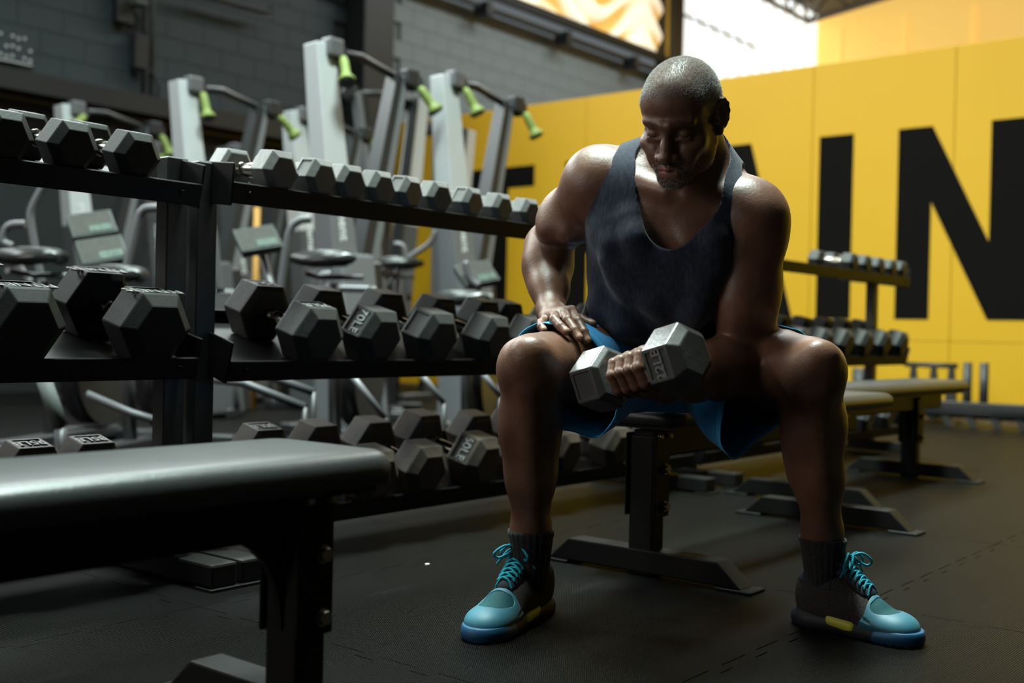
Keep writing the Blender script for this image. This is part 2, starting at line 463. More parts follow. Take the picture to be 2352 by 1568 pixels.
# --- backlit upper wall: draped yellow banner, white translucent sheets, far yellow wall, roof
def emit_mat(name, col, strength, mix=None):
    M = bpy.data.materials.new(name); M.use_nodes = True
    nt = M.node_tree; b = nt.nodes['Principled BSDF']
    b.inputs['Base Color'].default_value = (*col, 1); b.inputs['Roughness'].default_value = 0.7
    b.inputs['Emission Color'].default_value = (*col, 1); b.inputs['Emission Strength'].default_value = strength
    if mix:
        g = nt.nodes.new('ShaderNodeNewGeometry'); n = nt.nodes.new('ShaderNodeTexNoise')
        n.inputs['Scale'].default_value = mix[0]; n.inputs['Detail'].default_value = 4
        nt.links.new(g.outputs['Position'], n.inputs['Vector'])
        rp = nt.nodes.new('ShaderNodeValToRGB')
        rp.color_ramp.elements[0].position = 0.4; rp.color_ramp.elements[0].color = (*col, 1)
        rp.color_ramp.elements[1].position = 0.62; rp.color_ramp.elements[1].color = (*mix[1], 1)
        nt.links.new(n.outputs['Fac'], rp.inputs['Fac'])
        nt.links.new(rp.outputs['Color'], b.inputs['Emission Color'])
        nt.links.new(rp.outputs['Color'], b.inputs['Base Color'])
    return M
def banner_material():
    # backlight put into the colour: cream on the swells, amber in recessed folds
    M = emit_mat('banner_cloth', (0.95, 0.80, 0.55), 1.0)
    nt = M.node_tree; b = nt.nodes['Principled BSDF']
    a = nt.nodes.new('ShaderNodeAttribute'); a.attribute_name = 'fold_tint'
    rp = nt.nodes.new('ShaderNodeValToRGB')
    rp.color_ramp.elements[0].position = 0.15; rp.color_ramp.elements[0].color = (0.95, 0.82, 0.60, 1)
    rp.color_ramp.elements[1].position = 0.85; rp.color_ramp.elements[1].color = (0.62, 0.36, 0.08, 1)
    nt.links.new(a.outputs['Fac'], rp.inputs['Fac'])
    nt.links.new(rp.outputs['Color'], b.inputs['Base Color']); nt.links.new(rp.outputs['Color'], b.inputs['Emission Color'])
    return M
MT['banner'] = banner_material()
# hung in swags: a grid sheet that sags between its ties
nu, nv_ = 90, 40
vs, fs = [], []
for j in range(nv_ + 1):
    for i in range(nu + 1):
        s, t = i / nu, j / nv_
        u = 9.0 + s * 5.3
        z = 4.68 + t * 2.0
        sag = math.sin(s * math.pi * 2.2) ** 2
        y = 8.90 - 0.10 * math.sin((t * 5.0 + 1.6 * sag) * 2 * math.pi) * (0.35 + 0.65 * sag) - 0.05 * math.sin(s * 23)
        vs.append((u, y, z))
for j in range(nv_):
    for i in range(nu):
        a = j * (nu + 1) + i
        fs.append((a, a + 1, a + nu + 2, a + nu + 1))
bn = MB().add(vs, fs, True).build('draped_banner', MT['banner'])
lay = bn.data.attributes.new('fold_tint', 'FLOAT', 'POINT')
lay.data.foreach_set('value', [min(1.0, max(0.0, (p[1] - 8.87) / 0.10)) for p in vs])
tag(bn, 'backlit yellow cloth banner hanging in swags above the curtain rail', 'banner')
MB().box((9.05 + 5.25, 8.78, 5.7), (0.10, 0.03, 2.1)).build('hem', mat('banner_hem', (0.55, 0.33, 0.02), 0.7), bn)
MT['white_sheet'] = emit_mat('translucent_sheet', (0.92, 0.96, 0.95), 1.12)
ws = MB()
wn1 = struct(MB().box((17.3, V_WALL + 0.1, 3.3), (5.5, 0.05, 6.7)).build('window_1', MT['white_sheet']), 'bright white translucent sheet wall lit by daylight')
k = 0
while 14.7 + k * 0.42 < 20:
    MB().tube([(14.7 + k * 0.42, V_WALL + 0.05, 2.6), (14.7 + k * 0.42, V_WALL + 0.05, 6.6)], 0.03, 6).build('sheet_rib', MT['white_sheet'], wn1); k += 1
a0, a1 = at_v(1558, 28, 8.95), at_v(1740, 112, 8.95)
MB().tube([a0, (a0 + a1) / 2, a1], 0.022, 6).build('tie_rod', MT['truss'], wn1)
MT['far_yellow'] = mat('far_yellow_glow', (0.85, 0.55, 0.10), 0.6, emit=(1.0, 0.62, 0.16), estr=0.70)  # emission stands in for the light on this wall
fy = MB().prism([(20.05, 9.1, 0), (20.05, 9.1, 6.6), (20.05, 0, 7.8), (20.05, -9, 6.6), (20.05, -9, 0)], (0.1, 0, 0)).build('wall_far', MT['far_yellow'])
struct(fy, 'far yellow gable wall glowing by itself above the partition')
for k in range(8):
    vv = 8.6 - k * 1.2
    MB().box((20.03, vv, 3.2), (0.03, 0.04, 6.3)).build('seam_strip', MT['far_yellow'], fy)
MT['roof'] = mat('roof_sheet', (0.06, 0.06, 0.058), 0.7)
rf = MB()
rf.prism([(-6, 9.2, 6.62), (-6, 0, 7.85), (-6, -9.2, 6.62), (-6, -9.2, 6.72), (-6, 0, 7.95), (-6, 9.2, 6.72)], (26.2, 0, 0))
struct(rf.build('ceiling', MT['roof']), 'dark sheet roof on steel trusses')
struct(MB().box((8, -9.1, 3.3), (28, 0.1, 6.8)).build('wall_right', MT['block']), 'dark side wall behind the viewer')
wb = MB().box((-6.0, -3.05, 3.3), (0.1, 12.1, 6.8)).box((-6.0, 8.25, 3.3), (0.1, 1.9, 6.8)).box((-6.0, 5.15, 5.4), (0.1, 4.3, 2.6)).box((-6.0, 5.15, 0.6), (0.1, 4.3, 1.2))
struct(wb.build('wall_back', MT['block']), 'dark end wall behind the viewer')
MT['fill_sheet'] = emit_mat('fill_sheet', (1.0, 0.93, 0.85), 0.9)  # glow that goes with the added fill lamp
struct(MB().box((-5.98, 5.15, 2.65), (0.03, 4.3, 2.9)).build('window_5', MT['fill_sheet']), 'glowing sheet added as fill in the end wall behind the viewer')
def zroof(v): return 7.85 - abs(v) * (1.23 / 9.2)
struct(MB().box((2.6, V_WALL + 0.02, 5.55), (11.0, 0.04, 1.6)).build('window_6', emit_mat('clerestory_sheet', (0.92, 1.0, 0.98), 1.0)), 'translucent clerestory sheets high in the dark wall')
MT['skysheet'] = emit_mat('skylight_sheet', (0.9, 1.0, 0.97), 1.2)
for n_, (u0, u1, v0, v1) in enumerate(((0.3, 4.5, 1.25, 2.25), (2.1, 7.1, 5.75, 6.65), (8.7, 14.3, 3.5, 4.5))):
    o = MB().prism([(u0, v0, zroof(v0) - 0.03), (u0, v1, zroof(v1) - 0.03), (u0, v1, zroof(v1) - 0.02), (u0, v0, zroof(v0) - 0.02)], (u1 - u0, 0, 0)).build('window_%d' % (n_ + 2), MT['skysheet'])
    struct(o, 'translucent skylight sheet in the roof')
# trusses seen at the top right corner
def truss(name, a, b_, h, n, label):
    a, b_ = Vector(a), Vector(b_)
    t = thing(name, label, 'truss', a)
    d = b_ - a
    up = Vector((0, 0, h))
    MB().tube([(0, 0, 0), d], 0.045, 6).build('chord', MT['truss'], t)
    MB().tube([up, d + up], 0.045, 6).build('chord', MT['truss'], t)
    for i in range(n):
        p0 = d * (i / n) + (up if i % 2 else Vector()); p1 = d * ((i + 1) / n) + (Vector() if i % 2 else up)
        MB().tube([p0, p1], 0.026, 6).build('lattice_bar', MT['truss'], t)
truss('roof_truss', (19.2, 8.85, 6.28), (13.0, 8.85, 6.28), 0.36, 16, 'brown lattice truss running along the eave above the white sheets')
truss('roof_truss', (19.2, 8.85, 6.30), (19.2, 0.3, 7.42), 0.40, 22, 'brown lattice truss following the gable of the far yellow wall')
# ------------------------------------------------------------------ dumbbell racks
def ray_u(px, v):
    """u where the sight line through photo column px (near the horizon) meets the plane v"""
    return at_v(px, 762, v).x

SHELVES = {  # name: (height of tray front edge, tilt)
    'A': ((0.128, R(13)), (0.497, R(12.5)), (0.889, R(12))),
    'B': ((0.122, R(14)), (0.489, R(15)), (0.905, R(6))),
    'C': ((0.122, R(14)), (0.489, R(15)), (0.905, R(6))),
}
VF, VR = 2.175, 2.58          # front and rear edge of the trays
POST_V = 2.27

def rack(name, u0, u1, posts, label, shelves):
    t = thing(name, label, 'dumbbell rack', ((u0 + u1) / 2, POST_V, 0))
    ox = (u0 + u1) / 2
    for pu in posts:
        x = pu - ox
        MB().box((x, 0, 0.50), (0.056, 0.046, 0.93)).build('upright', MT['upright'], t, 0.003)
        fb = MB()
        y0, y1 = -0.235, 0.30
        fb.prism([(x - 0.035, y0 + 0.012, 0.006), (x - 0.035, y0 + 0.012, 0.058), (x - 0.035, y1, 0.058), (x - 0.035, y1, 0.006)], (0.07, 0, 0))
        fb.build('foot_bar', MT['rack'], t, 0.006, 2)
        MB().box((x, y0 + 0.03, 0.003), (0.085, 0.06, 0.006)).build('foot_plate', MT['rack'], t)
    for k, (zf, tilt) in enumerate(shelves):
        L = u1 - u0
        c, s_ = math.cos(tilt), math.sin(tilt)
        Mx = Matrix.Translation((0, VF - POST_V, zf)) @ Matrix.Rotation(tilt, 4, 'X')
        D = (VR - VF) / c
        sh = MB()
        sh.box((0, D / 2, -0.003), (L - 0.05, D, 0.006), Mx)
        sh.build('tray', MT['rack'], t)
        fr = MB().box((0, -0.004, -0.014), (L, 0.008, 0.05), Mx)
        fr.build('front_rail', MT['rack'], t, 0.002)
        MB().box((0, D - 0.02, 0.004), (L - 0.03, 0.008, 0.055), Mx).build('rear_lip', MT['rack'], t, 0.002)
        for e in (-1, 1):
            MB().prism([(e * L / 2 - 0.003, -0.005, -0.045), (e * L / 2 - 0.003, -0.005, 0.055), (e * L / 2 - 0.003, 0.10, 0.055), (e * L / 2 - 0.003, D - 0.1, 0.02), (e * L / 2 - 0.003, D - 0.02, -0.04)], (0.006, 0, 0), Mx).build('bracket', MT['rack'], t, 0.002)
            MB().disc((e * (L / 2 - 0.05), -0.007, -0.014), (0, -1, 0), 0.008, 0.005, 6, Mx).build('bolt', MT['rack'], t)
    return t

rack('dumbbell_rack', -0.55, 1.545, (-0.45, 1.535), 'black three-tier rack on the left holding the heaviest dumbbells', SHELVES['A'])
rack('dumbbell_rack', 1.63, 3.78, (1.617, 3.70), 'black three-tier rack running from the double post to behind the sitter', SHELVES['B'])
rack('dumbbell_rack', 3.86, 6.02, (3.92, 5.76), 'black three-tier rack emerging right of the sitter before the yellow wall', SHELVES['C'])

# ------------------------------------------------------------------ hex dumbbells
_heads = {}
def head_mesh(W, L, mkey, recess=(), ch=0.21):
    """hex head: flats top and bottom, outer end towards -Y with a wide chamfer, inner end (+Y) a narrower one; origin at centre"""
    key = (round(W, 4), round(L, 4), mkey, tuple(recess))
    if key in _heads: return _heads[key]
    Rr = W / math.sqrt(3)
    def ring(y, k): return [Vector((Rr * k * math.cos(R(60 * i)), y, Rr * k * math.sin(R(60 * i)))) for i in range(6)]
    bm = bmesh.new()
    cl = L * ch
    rings = [[bm.verts.new(p) for p in ring(y, k)] for y, k in ((-L / 2, 0.675), (-L / 2 + cl, 1.0), (L / 2 - cl * 0.55, 1.0), (L / 2, 0.80))]
    bm.faces.new(rings[0]); bm.faces.new(rings[3][::-1])
    side = {}
    for a in range(3):
        for i in range(6):
            f = bm.faces.new((rings[a][i], rings[a + 1][i], rings[a + 1][(i + 1) % 6], rings[a][(i + 1) % 6]))
            if a == 1: side[i] = f
    bmesh.ops.recalc_face_normals(bm, faces=bm.faces)
    es = list(bm.edges)
    rf = [side[i] for i in recess]
    if rf:
        for f in rf:
            r_ = bmesh.ops.inset_individual(bm, faces=[f], thickness=W * 0.085, depth=0)
            r2 = bmesh.ops.inset_individual(bm, faces=[f], thickness=0.0008, depth=-0.0028)
            f.material_index = 1
    es = [e for e in es if e.is_valid]
    bmesh.ops.bevel(bm, geom=es, offset=W * 0.022, segments=2, affect='EDGES', profile=0.6, clamp_overlap=True)
    me = bpy.data.meshes.new('head'); bm.to_mesh(me); bm.free()
    me.materials.append(MT[mkey]); me.materials.append(MT['recess'] if mkey not in ('iron_grey', 'iron_held') else MT[mkey])
    _heads[key] = me
    return me

_handles = {}
def handle_mesh(G, r):
    key = (round(G, 4), round(r, 4))
    if key in _handles: return _handles[key]
    mb = MB(); n = 13
    pts = [(0, -G / 2 - 0.01 + (G + 0.02) * i / (n - 1), 0) for i in range(n)]
    rad = []
    for i in range(n):
        t = abs(i / (n - 1) - 0.5) * 2
        rad.append(r * (1.0 + 0.10 * math.cos(t * math.pi) - (0.06 if 0.68 < t < 0.86 else 0) + (0.12 if t > 0.86 else 0)))
    mb.tube(pts, rad, 16)
    # knurl rings
    for k in (-0.36, -0.30, 0.30, 0.36):
        mb.tube([(0, G * k - 0.002, 0), (0, G * k + 0.002, 0)], r * 1.13, 16)
    _handles[key] = mb.mesh('handle', MT['chrome'])
    return _handles[key]

_text = {}
def dumbbell(W, L, G, mkey, loc, rot, label, group, recess=(), text=None, tface=1, tflip=False, theads=(0, 1)):
    """long axis on local Y, front head towards -Y"""
    t = thing('dumbbell', label, 'dumbbell', loc, rot, group)
    hd = []
    for e in (0, 1):
        o = link('head', head_mesh(W, L, mkey, recess), t)
        o.location = (0, (-1 if e == 0 else 1) * (G + L) / 2, 0)
        if e: o.rotation_euler = (0, 0, math.pi)
        hd.append(o)
    link('handle', handle_mesh(G, min(0.017, W * 0.17)), t)
    if text:
        hgt = W * 0.27
        if (text, hgt, mkey) not in _text:
            me = text_mesh(text, hgt, 0.0016, 'lettering', 0.0008)
            me.materials.append(MT['letter_held'] if mkey == 'iron_held' else MT['letter_dark'] if mkey == 'iron_grey' else MT['letter_iron'])
            _text[(text, hgt, mkey)] = me
        for e in theads:
            o = link('lettering', _text[(text, hgt, mkey)], hd[e])
            ang = R(60 * tface + 30)
            n = Vector((math.cos(ang), 0, math.sin(ang)))
            yy = Vector((0, 1, 0)) if not tflip else Vector((0, -1, 0))
            if e: yy = -yy
            xx = yy.cross(n)
            Mm = Matrix((xx, yy, n)).transposed().to_4x4()
            Mm.translation = n * (W / 2 - 0.0016) + Vector((0, 0.02 * L * (1 if e == 0 else 1), 0))
            o.matrix_local = Mm
    return t

ORD = ['first', 'second', 'third', 'fourth', 'fifth', 'sixth', 'seventh', 'eighth', 'ninth', 'tenth', 'eleventh', 'twelfth']
def row(rk, shelf, us, Ws, L_of, G, mkeys, describe, group, vf=2.20, recs=None, texts=None, flips=None, yaws=None, tfaces=None):
    zf, tilt = SHELVES[rk][shelf]
    for i, u in enumerate(us):
        W = Ws[i] if isinstance(Ws, (list, tuple)) else Ws
        L = L_of(W)
        # rest on the tray
        dy = (vf - VF) / math.cos(tilt)
        along = dy + (G + L) / 2
        n = Vector((0, -math.sin(tilt), math.cos(tilt))); d = Vector((0, math.cos(tilt), math.sin(tilt)))
        c = Vector((u, VF, zf)) + d * along + n * (W / 2 + 0.001)
        yaw = yaws[i] if yaws else 0.0
        dumbbell(W, L, G, mkeys[i % len(mkeys)] if isinstance(mkeys, (list, tuple)) else mkeys, c, (tilt, 0, R(yaw)), describe(i), group,
                 recess=(recs[i] if recs else ()), text=(texts[i] if texts else None), tface=(tfaces[i] if tfaces else 1), tflip=(flips[i] if flips else True))

def uf(px, v=2.20): return at_v(px, 762, v).x
LL = lambda W: W * 0.72

# left rack
row('A', 2, [1.09, uf(142), uf(290)], 0.10, LL, 0.115, 'iron_new',
    lambda i: ['black hexagonal dumbbell cut off at the left edge on the top tier', 'black hexagonal dumbbell between two others on the left rack top tier', 'black hexagonal dumbbell on the left rack top tier nearest the double post'][i], 'dumbbells on the left rack top tier')
row('A', 1, [1.125, uf(330)], 0.153, LL, 0.125, 'iron_new',
    lambda i: ['big new dumbbell at the left edge with white printed word on top', 'big new dumbbell with shining handle on the left rack middle tier'][i], 'dumbbells on the left rack middle tier',
    recs=[(1,), (1,)], texts=['FITNESS', 'FITNESS'], flips=[True, True])
row('A', 0, [uf(20, 2.48), uf(160, 2.48)], 0.135, LL, 0.12, 'iron_old',
    lambda i: ['worn dumbbell marked 95LB at the left edge behind the near bench', 'worn dumbbell marked 85LB peeking over the near bench'][i], 'dumbbells on the left rack bottom tier',
    recs=[(1,), (1,)], texts=['95LB', '85LB'], flips=[True, True])
# middle rack
tp = [622, 712, 787, 854, 918, 992, 1063, 1134, 1200, 1262]
row('B', 2, [uf(p) for p in tp] + [3.06, 3.25], [0.099, 0.096, 0.094, 0.092, 0.091, 0.091, 0.089, 0.087, 0.086, 0.084, 0.083, 0.083], LL, 0.11, 'iron_grey',
    lambda i: 'grey worn hexagonal dumbbell, %s from the double post on the middle rack top tier' % ORD[i], 'dumbbells on the middle rack top tier',
    recs=[(), (2,), (), (), (2,), (), (2,), (), (), (), (), ()], yaws=[0, 3, -2, 1, 4, -3, 2, 0, -2, 1, 0, 0])
mp_ = [703, 842, 980, 1105, 1203]
row('B', 1, [uf(p) for p in mp_] + [2.88, 3.13, 3.38], [0.145, 0.142, 0.142, 0.137, 0.135, 0.133, 0.133, 0.133], LL, 0.12, ['iron', 'iron', 'iron', 'iron'],
    lambda i: 'dark hexagonal dumbbell with worn paint, %s from the double post on the middle tier' % ORD[i], 'dumbbells on the middle rack middle tier',
    recs=[(1,), (2,), (2,), (), (), (), (), ()], texts=['75LB', '70LB', None, None, None, None, None, None], tfaces=[1, 2, 1, 1, 1, 1, 1, 1], yaws=[0, 2, -1, 4, 1, -3, 0, 2])
row('B', 0, [1.90, 2.095, 2.295, 2.515, 2.745, 2.94, 3.24, 3.48], [0.14, 0.14, 0.14, 0.15, 0.14, 0.14, 0.14, 0.14], LL, 0.125, 'iron_old',
    lambda i: 'brownish worn hexagonal dumbbell, %s from the double post on the bottom tier' % ORD[i], 'dumbbells on the middle rack bottom tier',
    recs=[(1,), (2,), (), (2,), (), (), (), ()], texts=['80LB', '70LB', None, '60LB', None, None, None, None], tfaces=[1, 2, 1, 2, 1, 1, 1, 1], flips=[True] * 8, yaws=[0, 3, -2, 5, -1, 2, 0, 0])
# right rack
row('C', 2, [5.28, 5.45, 5.62, 5.79, 5.94], 0.088, LL, 0.11, 'iron',
    lambda i: 'small dark dumbbell, %s along the right rack top tier before the wall' % ORD[i], 'dumbbells on the right rack top tier')
row('C', 1, [4.20, 4.44, 4.68, 4.92, 5.16, 5.40, 5.64, 5.88], 0.135, LL, 0.12, 'iron',
    lambda i: 'dark hexagonal dumbbell, %s along the right rack middle tier behind the knee' % ORD[i], 'dumbbells on the right rack middle tier')
row('C', 0, [4.05, 4.30, 4.72, 5.15, 5.45, 5.72], 0.14, LL, 0.12, 'iron_grey',
    lambda i: 'grey scuffed dumbbell, %s along the right rack bottom tier' % ORD[i], 'dumbbells on the right rack bottom tier')

# ------------------------------------------------------------------ benches
def pad_mesh(L, W, T, top):
    """padded board with round corners and a rolled upper edge; along X, centred"""
    n, rc = 7, 0.045
    out = []
    for cx, cy, a0 in ((L / 2 - rc, W / 2 - rc, 0), (-L / 2 + rc, W / 2 - rc, 90), (-L / 2 + rc, -W / 2 + rc, 180), (L / 2 - rc, -W / 2 + rc, 270)):
        for k in range(n):
            a = R(a0 + 90 * k / (n - 1)); out.append((cx, cy, rc, a))
    prof = [(0.0, -T), (0.0, -T * 0.55)] + [(-0.028 * (1 - math.cos(R(90 * k / 6))), -T * 0.55 + T * 0.55 * math.sin(R(90 * k / 6))) for k in range(1, 7)]
    vs, fs = [], []
    m_ = len(out)
    for off, z in prof:
        for cx, cy, r_, a in out:
            rr = r_ + off
            vs.append((cx + rr * math.cos(a), cy + rr * math.sin(a), top + z))
    for k in range(len(prof) - 1):
        for i in range(m_):
            fs.append((k * m_ + i, k * m_ + (i + 1) % m_, (k + 1) * m_ + (i + 1) % m_, (k + 1) * m_ + i))
    mb = MB().add(vs, fs, True)
    b0 = 0
    mb.f.append(list(range(m_))[::-1]); mb.smooth.append(False)
    mb.f.append([(len(prof) - 1) * m_ + i for i in range(m_)]); mb.smooth.append(True)
    return mb

def bench(u0, u1, v, feet, label, top=0.41, vw=0.27, T=0.046, b0=None):
    xm = (u0 + u1) / 2
    t = thing('flat_bench', label, 'bench', (xm, v, 0))
    L = u1 - u0
    pad_mesh(L, vw, T, top).build('pad', MT['vinyl'], t)
    MB().box((0, 0, top - T - 0.006), (L - 0.06, vw - 0.05, 0.012)).build('base_board', MT['frame'], t)
    x0, x1 = feet[0] - xm, feet[1] - xm
    zb = top - 0.092
    bx0, bx1 = (-(L / 2 - 0.07) if b0 is None else x0 - b0), L / 2 - 0.07
    MB().box(((bx0 + bx1) / 2, 0, zb), (bx1 - bx0, 0.06, 0.066)).build('beam', MT['frame'], t, 0.006, 2)
    for x in (x0, x1):
        e = 1 if x > 0 else -1
        MB().box((x, 0, (zb - 0.02) / 2 + 0.02), (0.056, 0.066, zb + 0.02)).build('leg', MT['frame'], t, 0.006, 2)
        pts = [(x - e * 0.03, -0.0335, zb - 0.04)] + [(x - e * (0.03 + 0.11 * (1 - math.cos(R(90 * k / 6)))), -0.0335, zb - 0.05 - 0.13 * (1 - math.sin(R(90 * k / 6)))) for k in range(7)]
        gp = [(x - e * 0.03, -0.006, zb - 0.03), (x - e * 0.03, -0.006, zb - 0.17)] + [(x - e * (0.03 + 0.10 * (1 - math.cos(R(15 * k)))), -0.006, zb - 0.17 + 0.14 * math.sin(R(15 * k))) for k in range(1, 7)]
        MB().prism(gp, (0, 0.012, 0)).build('gusset', MT['frame'], t)
        MB().box((x, -0.040, zb - 0.075), (0.066, 0.006, 0.20)).box((x, 0.040, zb - 0.075), (0.066, 0.006, 0.20)).build('splice_plate', MT['frame'], t, 0.002)
        for bx, bz in ((0.012, zb - 0.06), (0.012, zb - 0.15), (-0.020, zb + 0.02), (0.022, zb + 0.02)):
            r_ = 0.0105 if bz < zb else 0.006
            mb = MB().disc((x + bx, -0.043, bz), (0, -1, 0), r_ * 1.25, 0.003, 16).disc((x + bx, -0.046, bz), (0, -1, 0), r_, 0.008, 6)
            mb.build('bolt', MT['bolt'], t)
        w = 0.285
        fb = MB().prism([(x - 0.03, -w + 0.012, 0.008), (x - 0.03, -w + 0.075, 0.064), (x - 0.03, w - 0.075, 0.064), (x - 0.03, w - 0.012, 0.008)], (0.06, 0, 0))
        fb.build('foot_bar', MT['frame'], t, 0.004, 2)
        for q in (-1, 1):
            MB().box((x, q * (w - 0.03), 0.004), (0.075, 0.09, 0.008)).build('foot_plate', MT['frame'], t, 0.002)
    return t

bench(-0.40, 1.150, 1.262, (0.15, 1.072), 'black vinyl flat bench in the left foreground, cut off by the frame')
bench(2.25, 3.62, 1.47, (2.34, 3.40), 'black flat bench the man is sitting on', T=0.04, b0=0.02)
bench(3.68, 5.20, 1.72, (3.79, 4.83), 'black flat bench behind the seated man, nearest the yellow wall')
# ------------------------------------------------------------------ cable towers behind the racks
def frustum(mb, p0, p1, w0, w1, d0, d1, xdir=Vector((1, 0, 0))):
    """tapered box column from p0 to p1; w along xdir, d along the third axis"""
    p0, p1 = Vector(p0), Vector(p1)
    t = (p1 - p0).normalized(); x = (xdir - t * xdir.dot(t)).normalized(); y = t.cross(x)
    vs = []
    for p, w, d in ((p0, w0, d0), (p1, w1, d1)):
        for a, b in ((-1, -1), (1, -1), (1, 1), (-1, 1)):
            vs.append(p + x * a * w / 2 + y * b * d / 2)
    return mb.add(vs, [(3, 2, 1, 0), (4, 5, 6, 7)] + [(i, (i + 1) % 4, (i + 1) % 4 + 4, i + 4) for i in range(4)])

word_me = text_mesh('movement', 0.085, 0.001, 'logo_lettering', 0.001)
word_me.materials.append(MT['white_print'])

def grip(t, p, d):
    """lime handle with flared ends hanging from a pulley point p in direction d"""
    p = Vector(p); d = Vector(d).normalized()
    L = 0.17
    pts = [p + d * (L * k / 8) for k in range(9)]
    rad = [0.016, 0.024, 0.026, 0.026, 0.027, 0.026, 0.028, 0.046, 0.05]
    g = MB().tube(pts, rad, 10).build('grip', MT['lime'], t)
    MB().disc(p + d * (L - 0.002), d, 0.040, 0.012, 10).build('grip_cap', MT['mast_dark'], g)
    return g

def tower(loc, rotz, label, H=2.1, width=0.66, grips=((-0.25, -0.5, -1), (0.5, -0.5, -1)), console=True, shroud=True, dim=False, bright=False):
    t = thing('cable_tower', label, 'gym machine', loc, (0, 0, rotz), 'cable towers behind the racks')
    # main mast: broad face towards -Y (the viewer), leaning to the middle lower down
    top = Vector((0, 0, H)); low = Vector((0.17, -0.05, 0.55))
    mid_ = low.lerp(top, 0.46)
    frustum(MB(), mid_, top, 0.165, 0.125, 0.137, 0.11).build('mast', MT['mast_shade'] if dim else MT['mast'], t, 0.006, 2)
    frustum(MB(), low, mid_, 0.196, 0.162, 0.158, 0.134).build('mast_shaded', MT['mast_mid'] if bright else MT['mast_shade'], t, 0.006, 2)  # split off to carry shade: lower length coloured darker than the mast
    frustum(MB(), low + Vector((0.105, 0.03, 0)), top + Vector((0.07, 0.03, 0)), 0.02, 0.02, 0.13, 0.09).build('cable_channel', MT['mast_dark'], t)
    w = link('logo_lettering', word_me, t)
    ax = (low - top).normalized()
    fr = Vector((0, -1, 0)); fr = (fr - ax * fr.dot(ax)).normalized()
    Mm = Matrix((ax, fr.cross(ax), fr)).transposed().to_4x4()
    Mm.translation = low.lerp(top, 0.44) + fr * 0.071 + Vector((0.0, 0, 0))
    w.matrix_local = Mm
    # second column
    top2 = Vector((width, 0.06, H - 0.05)); low2 = Vector((0.30, 0.02, 0.62))
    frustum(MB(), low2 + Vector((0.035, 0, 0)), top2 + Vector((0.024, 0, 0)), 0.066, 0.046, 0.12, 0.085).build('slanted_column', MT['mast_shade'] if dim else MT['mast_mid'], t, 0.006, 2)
    frustum(MB(), low2 + Vector((-0.036, 0.0, 0)), top2 + Vector((-0.026, 0.0, 0)), 0.075, 0.054, 0.125, 0.09).build('cable_channel', MT['mast_dark'], t)
    MB().tube([top + Vector((0.05, 0, -0.03)), top + Vector((width * 0.5, 0.03, 0.0)), top2 + Vector((-0.02, 0, 0.0))], 0.024, 10).build('crossbar', MT['mast_dark'], t)
    for p, g in ((top + Vector((0.085, -0.05, -0.04)), grips[0]), (top2 + Vector((0.09, -0.04, -0.02)), grips[1])):
        MB().disc(p + Vector((0, -0.03, 0)), (0, 1, 0), 0.05, 0.06, 14).build('pulley', MT['mast_dark'], t)
        pb = MB().box(p + Vector((-0.035, 0, 0.02)), (0.10, 0.085, 0.10)); pb.build('pulley_housing', MT['tube'] if p.x < 0.3 else MT['mast_dark'], t, 0.015, 2)
        if g: grip(t, p + Vector((0.0, -0.05, -0.03)), g)
    # base
    if shroud:
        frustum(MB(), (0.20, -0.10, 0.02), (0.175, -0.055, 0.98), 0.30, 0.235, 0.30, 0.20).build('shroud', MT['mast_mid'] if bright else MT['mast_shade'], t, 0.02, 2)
        vb = MB()
        for k in range(6):
            vb.disc((0.10 + k * 0.035, -0.176, 0.80), (0, -1, 0), 0.012, 0.004, 8)
        vb.build('vent_dot', MT['white_print'], t)
        frustum(MB(), (0.42, -0.02, 0.02), (0.36, 0.0, 0.95), 0.16, 0.14, 0.20, 0.16).build('weight_guard', MT['mast_dark'], t, 0.01)
    MB().box((0.25, 0.0, 0.03), (0.10, 0.52, 0.06)).box((0.25, 0.15, 0.03), (0.6, 0.10, 0.06)).build('base_frame', MT['mast_dark'], t, 0.008)
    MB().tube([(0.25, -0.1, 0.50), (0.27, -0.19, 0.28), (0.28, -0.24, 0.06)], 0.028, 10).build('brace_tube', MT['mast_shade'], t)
    return t

tower(at_v(728, 330, 4.66).xy.to_3d(), 0.0, 'tall grey V-shaped cable tower with lime handles, nearest behind the middle rack', bright=True)
pos = at_d(415, 330, 7.08); tower((pos.x, pos.y, 0), 0.0, 'grey V-shaped cable tower left of the tallest, rising over the double post', grips=((0.05, -0.3, -1), (0.9, -0.3, -1)))
pos = at_d(1015, 330, 6.78); tower((pos.x, pos.y, 0), 0.0, 'grey V-shaped cable tower standing before the yellow wall corner', bright=True, grips=((0.35, -0.4, -1), (0.35, -0.4, -1)))
pos = at_d(150, 330, 7.95); tower((pos.x, pos.y, 0), 0.0, 'grey V-shaped cable tower farthest left under the dark beam', dim=False, grips=((-0.9, -0.5, -0.8), (0.3, -0.4, -1)))
pos = at_d(672, 330, 8.0); tower((pos.x, pos.y, 0), 0.0, 'grey cable tower in the second row partly hidden by the tallest', grips=((0.6, -0.4, -1), (0.3, -0.2, -1)))
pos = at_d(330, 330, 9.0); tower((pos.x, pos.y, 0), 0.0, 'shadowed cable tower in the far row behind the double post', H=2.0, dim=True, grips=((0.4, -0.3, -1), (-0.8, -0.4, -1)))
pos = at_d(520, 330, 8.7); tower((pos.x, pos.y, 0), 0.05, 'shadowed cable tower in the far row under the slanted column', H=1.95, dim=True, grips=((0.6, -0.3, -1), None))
pos = at_d(960, 330, 9.5); tower((pos.x, pos.y, 0), math.pi * 0.96, 'cable tower turned its back, bright column before the yellow wall', H=2.5, grips=(None, None), shroud=False)
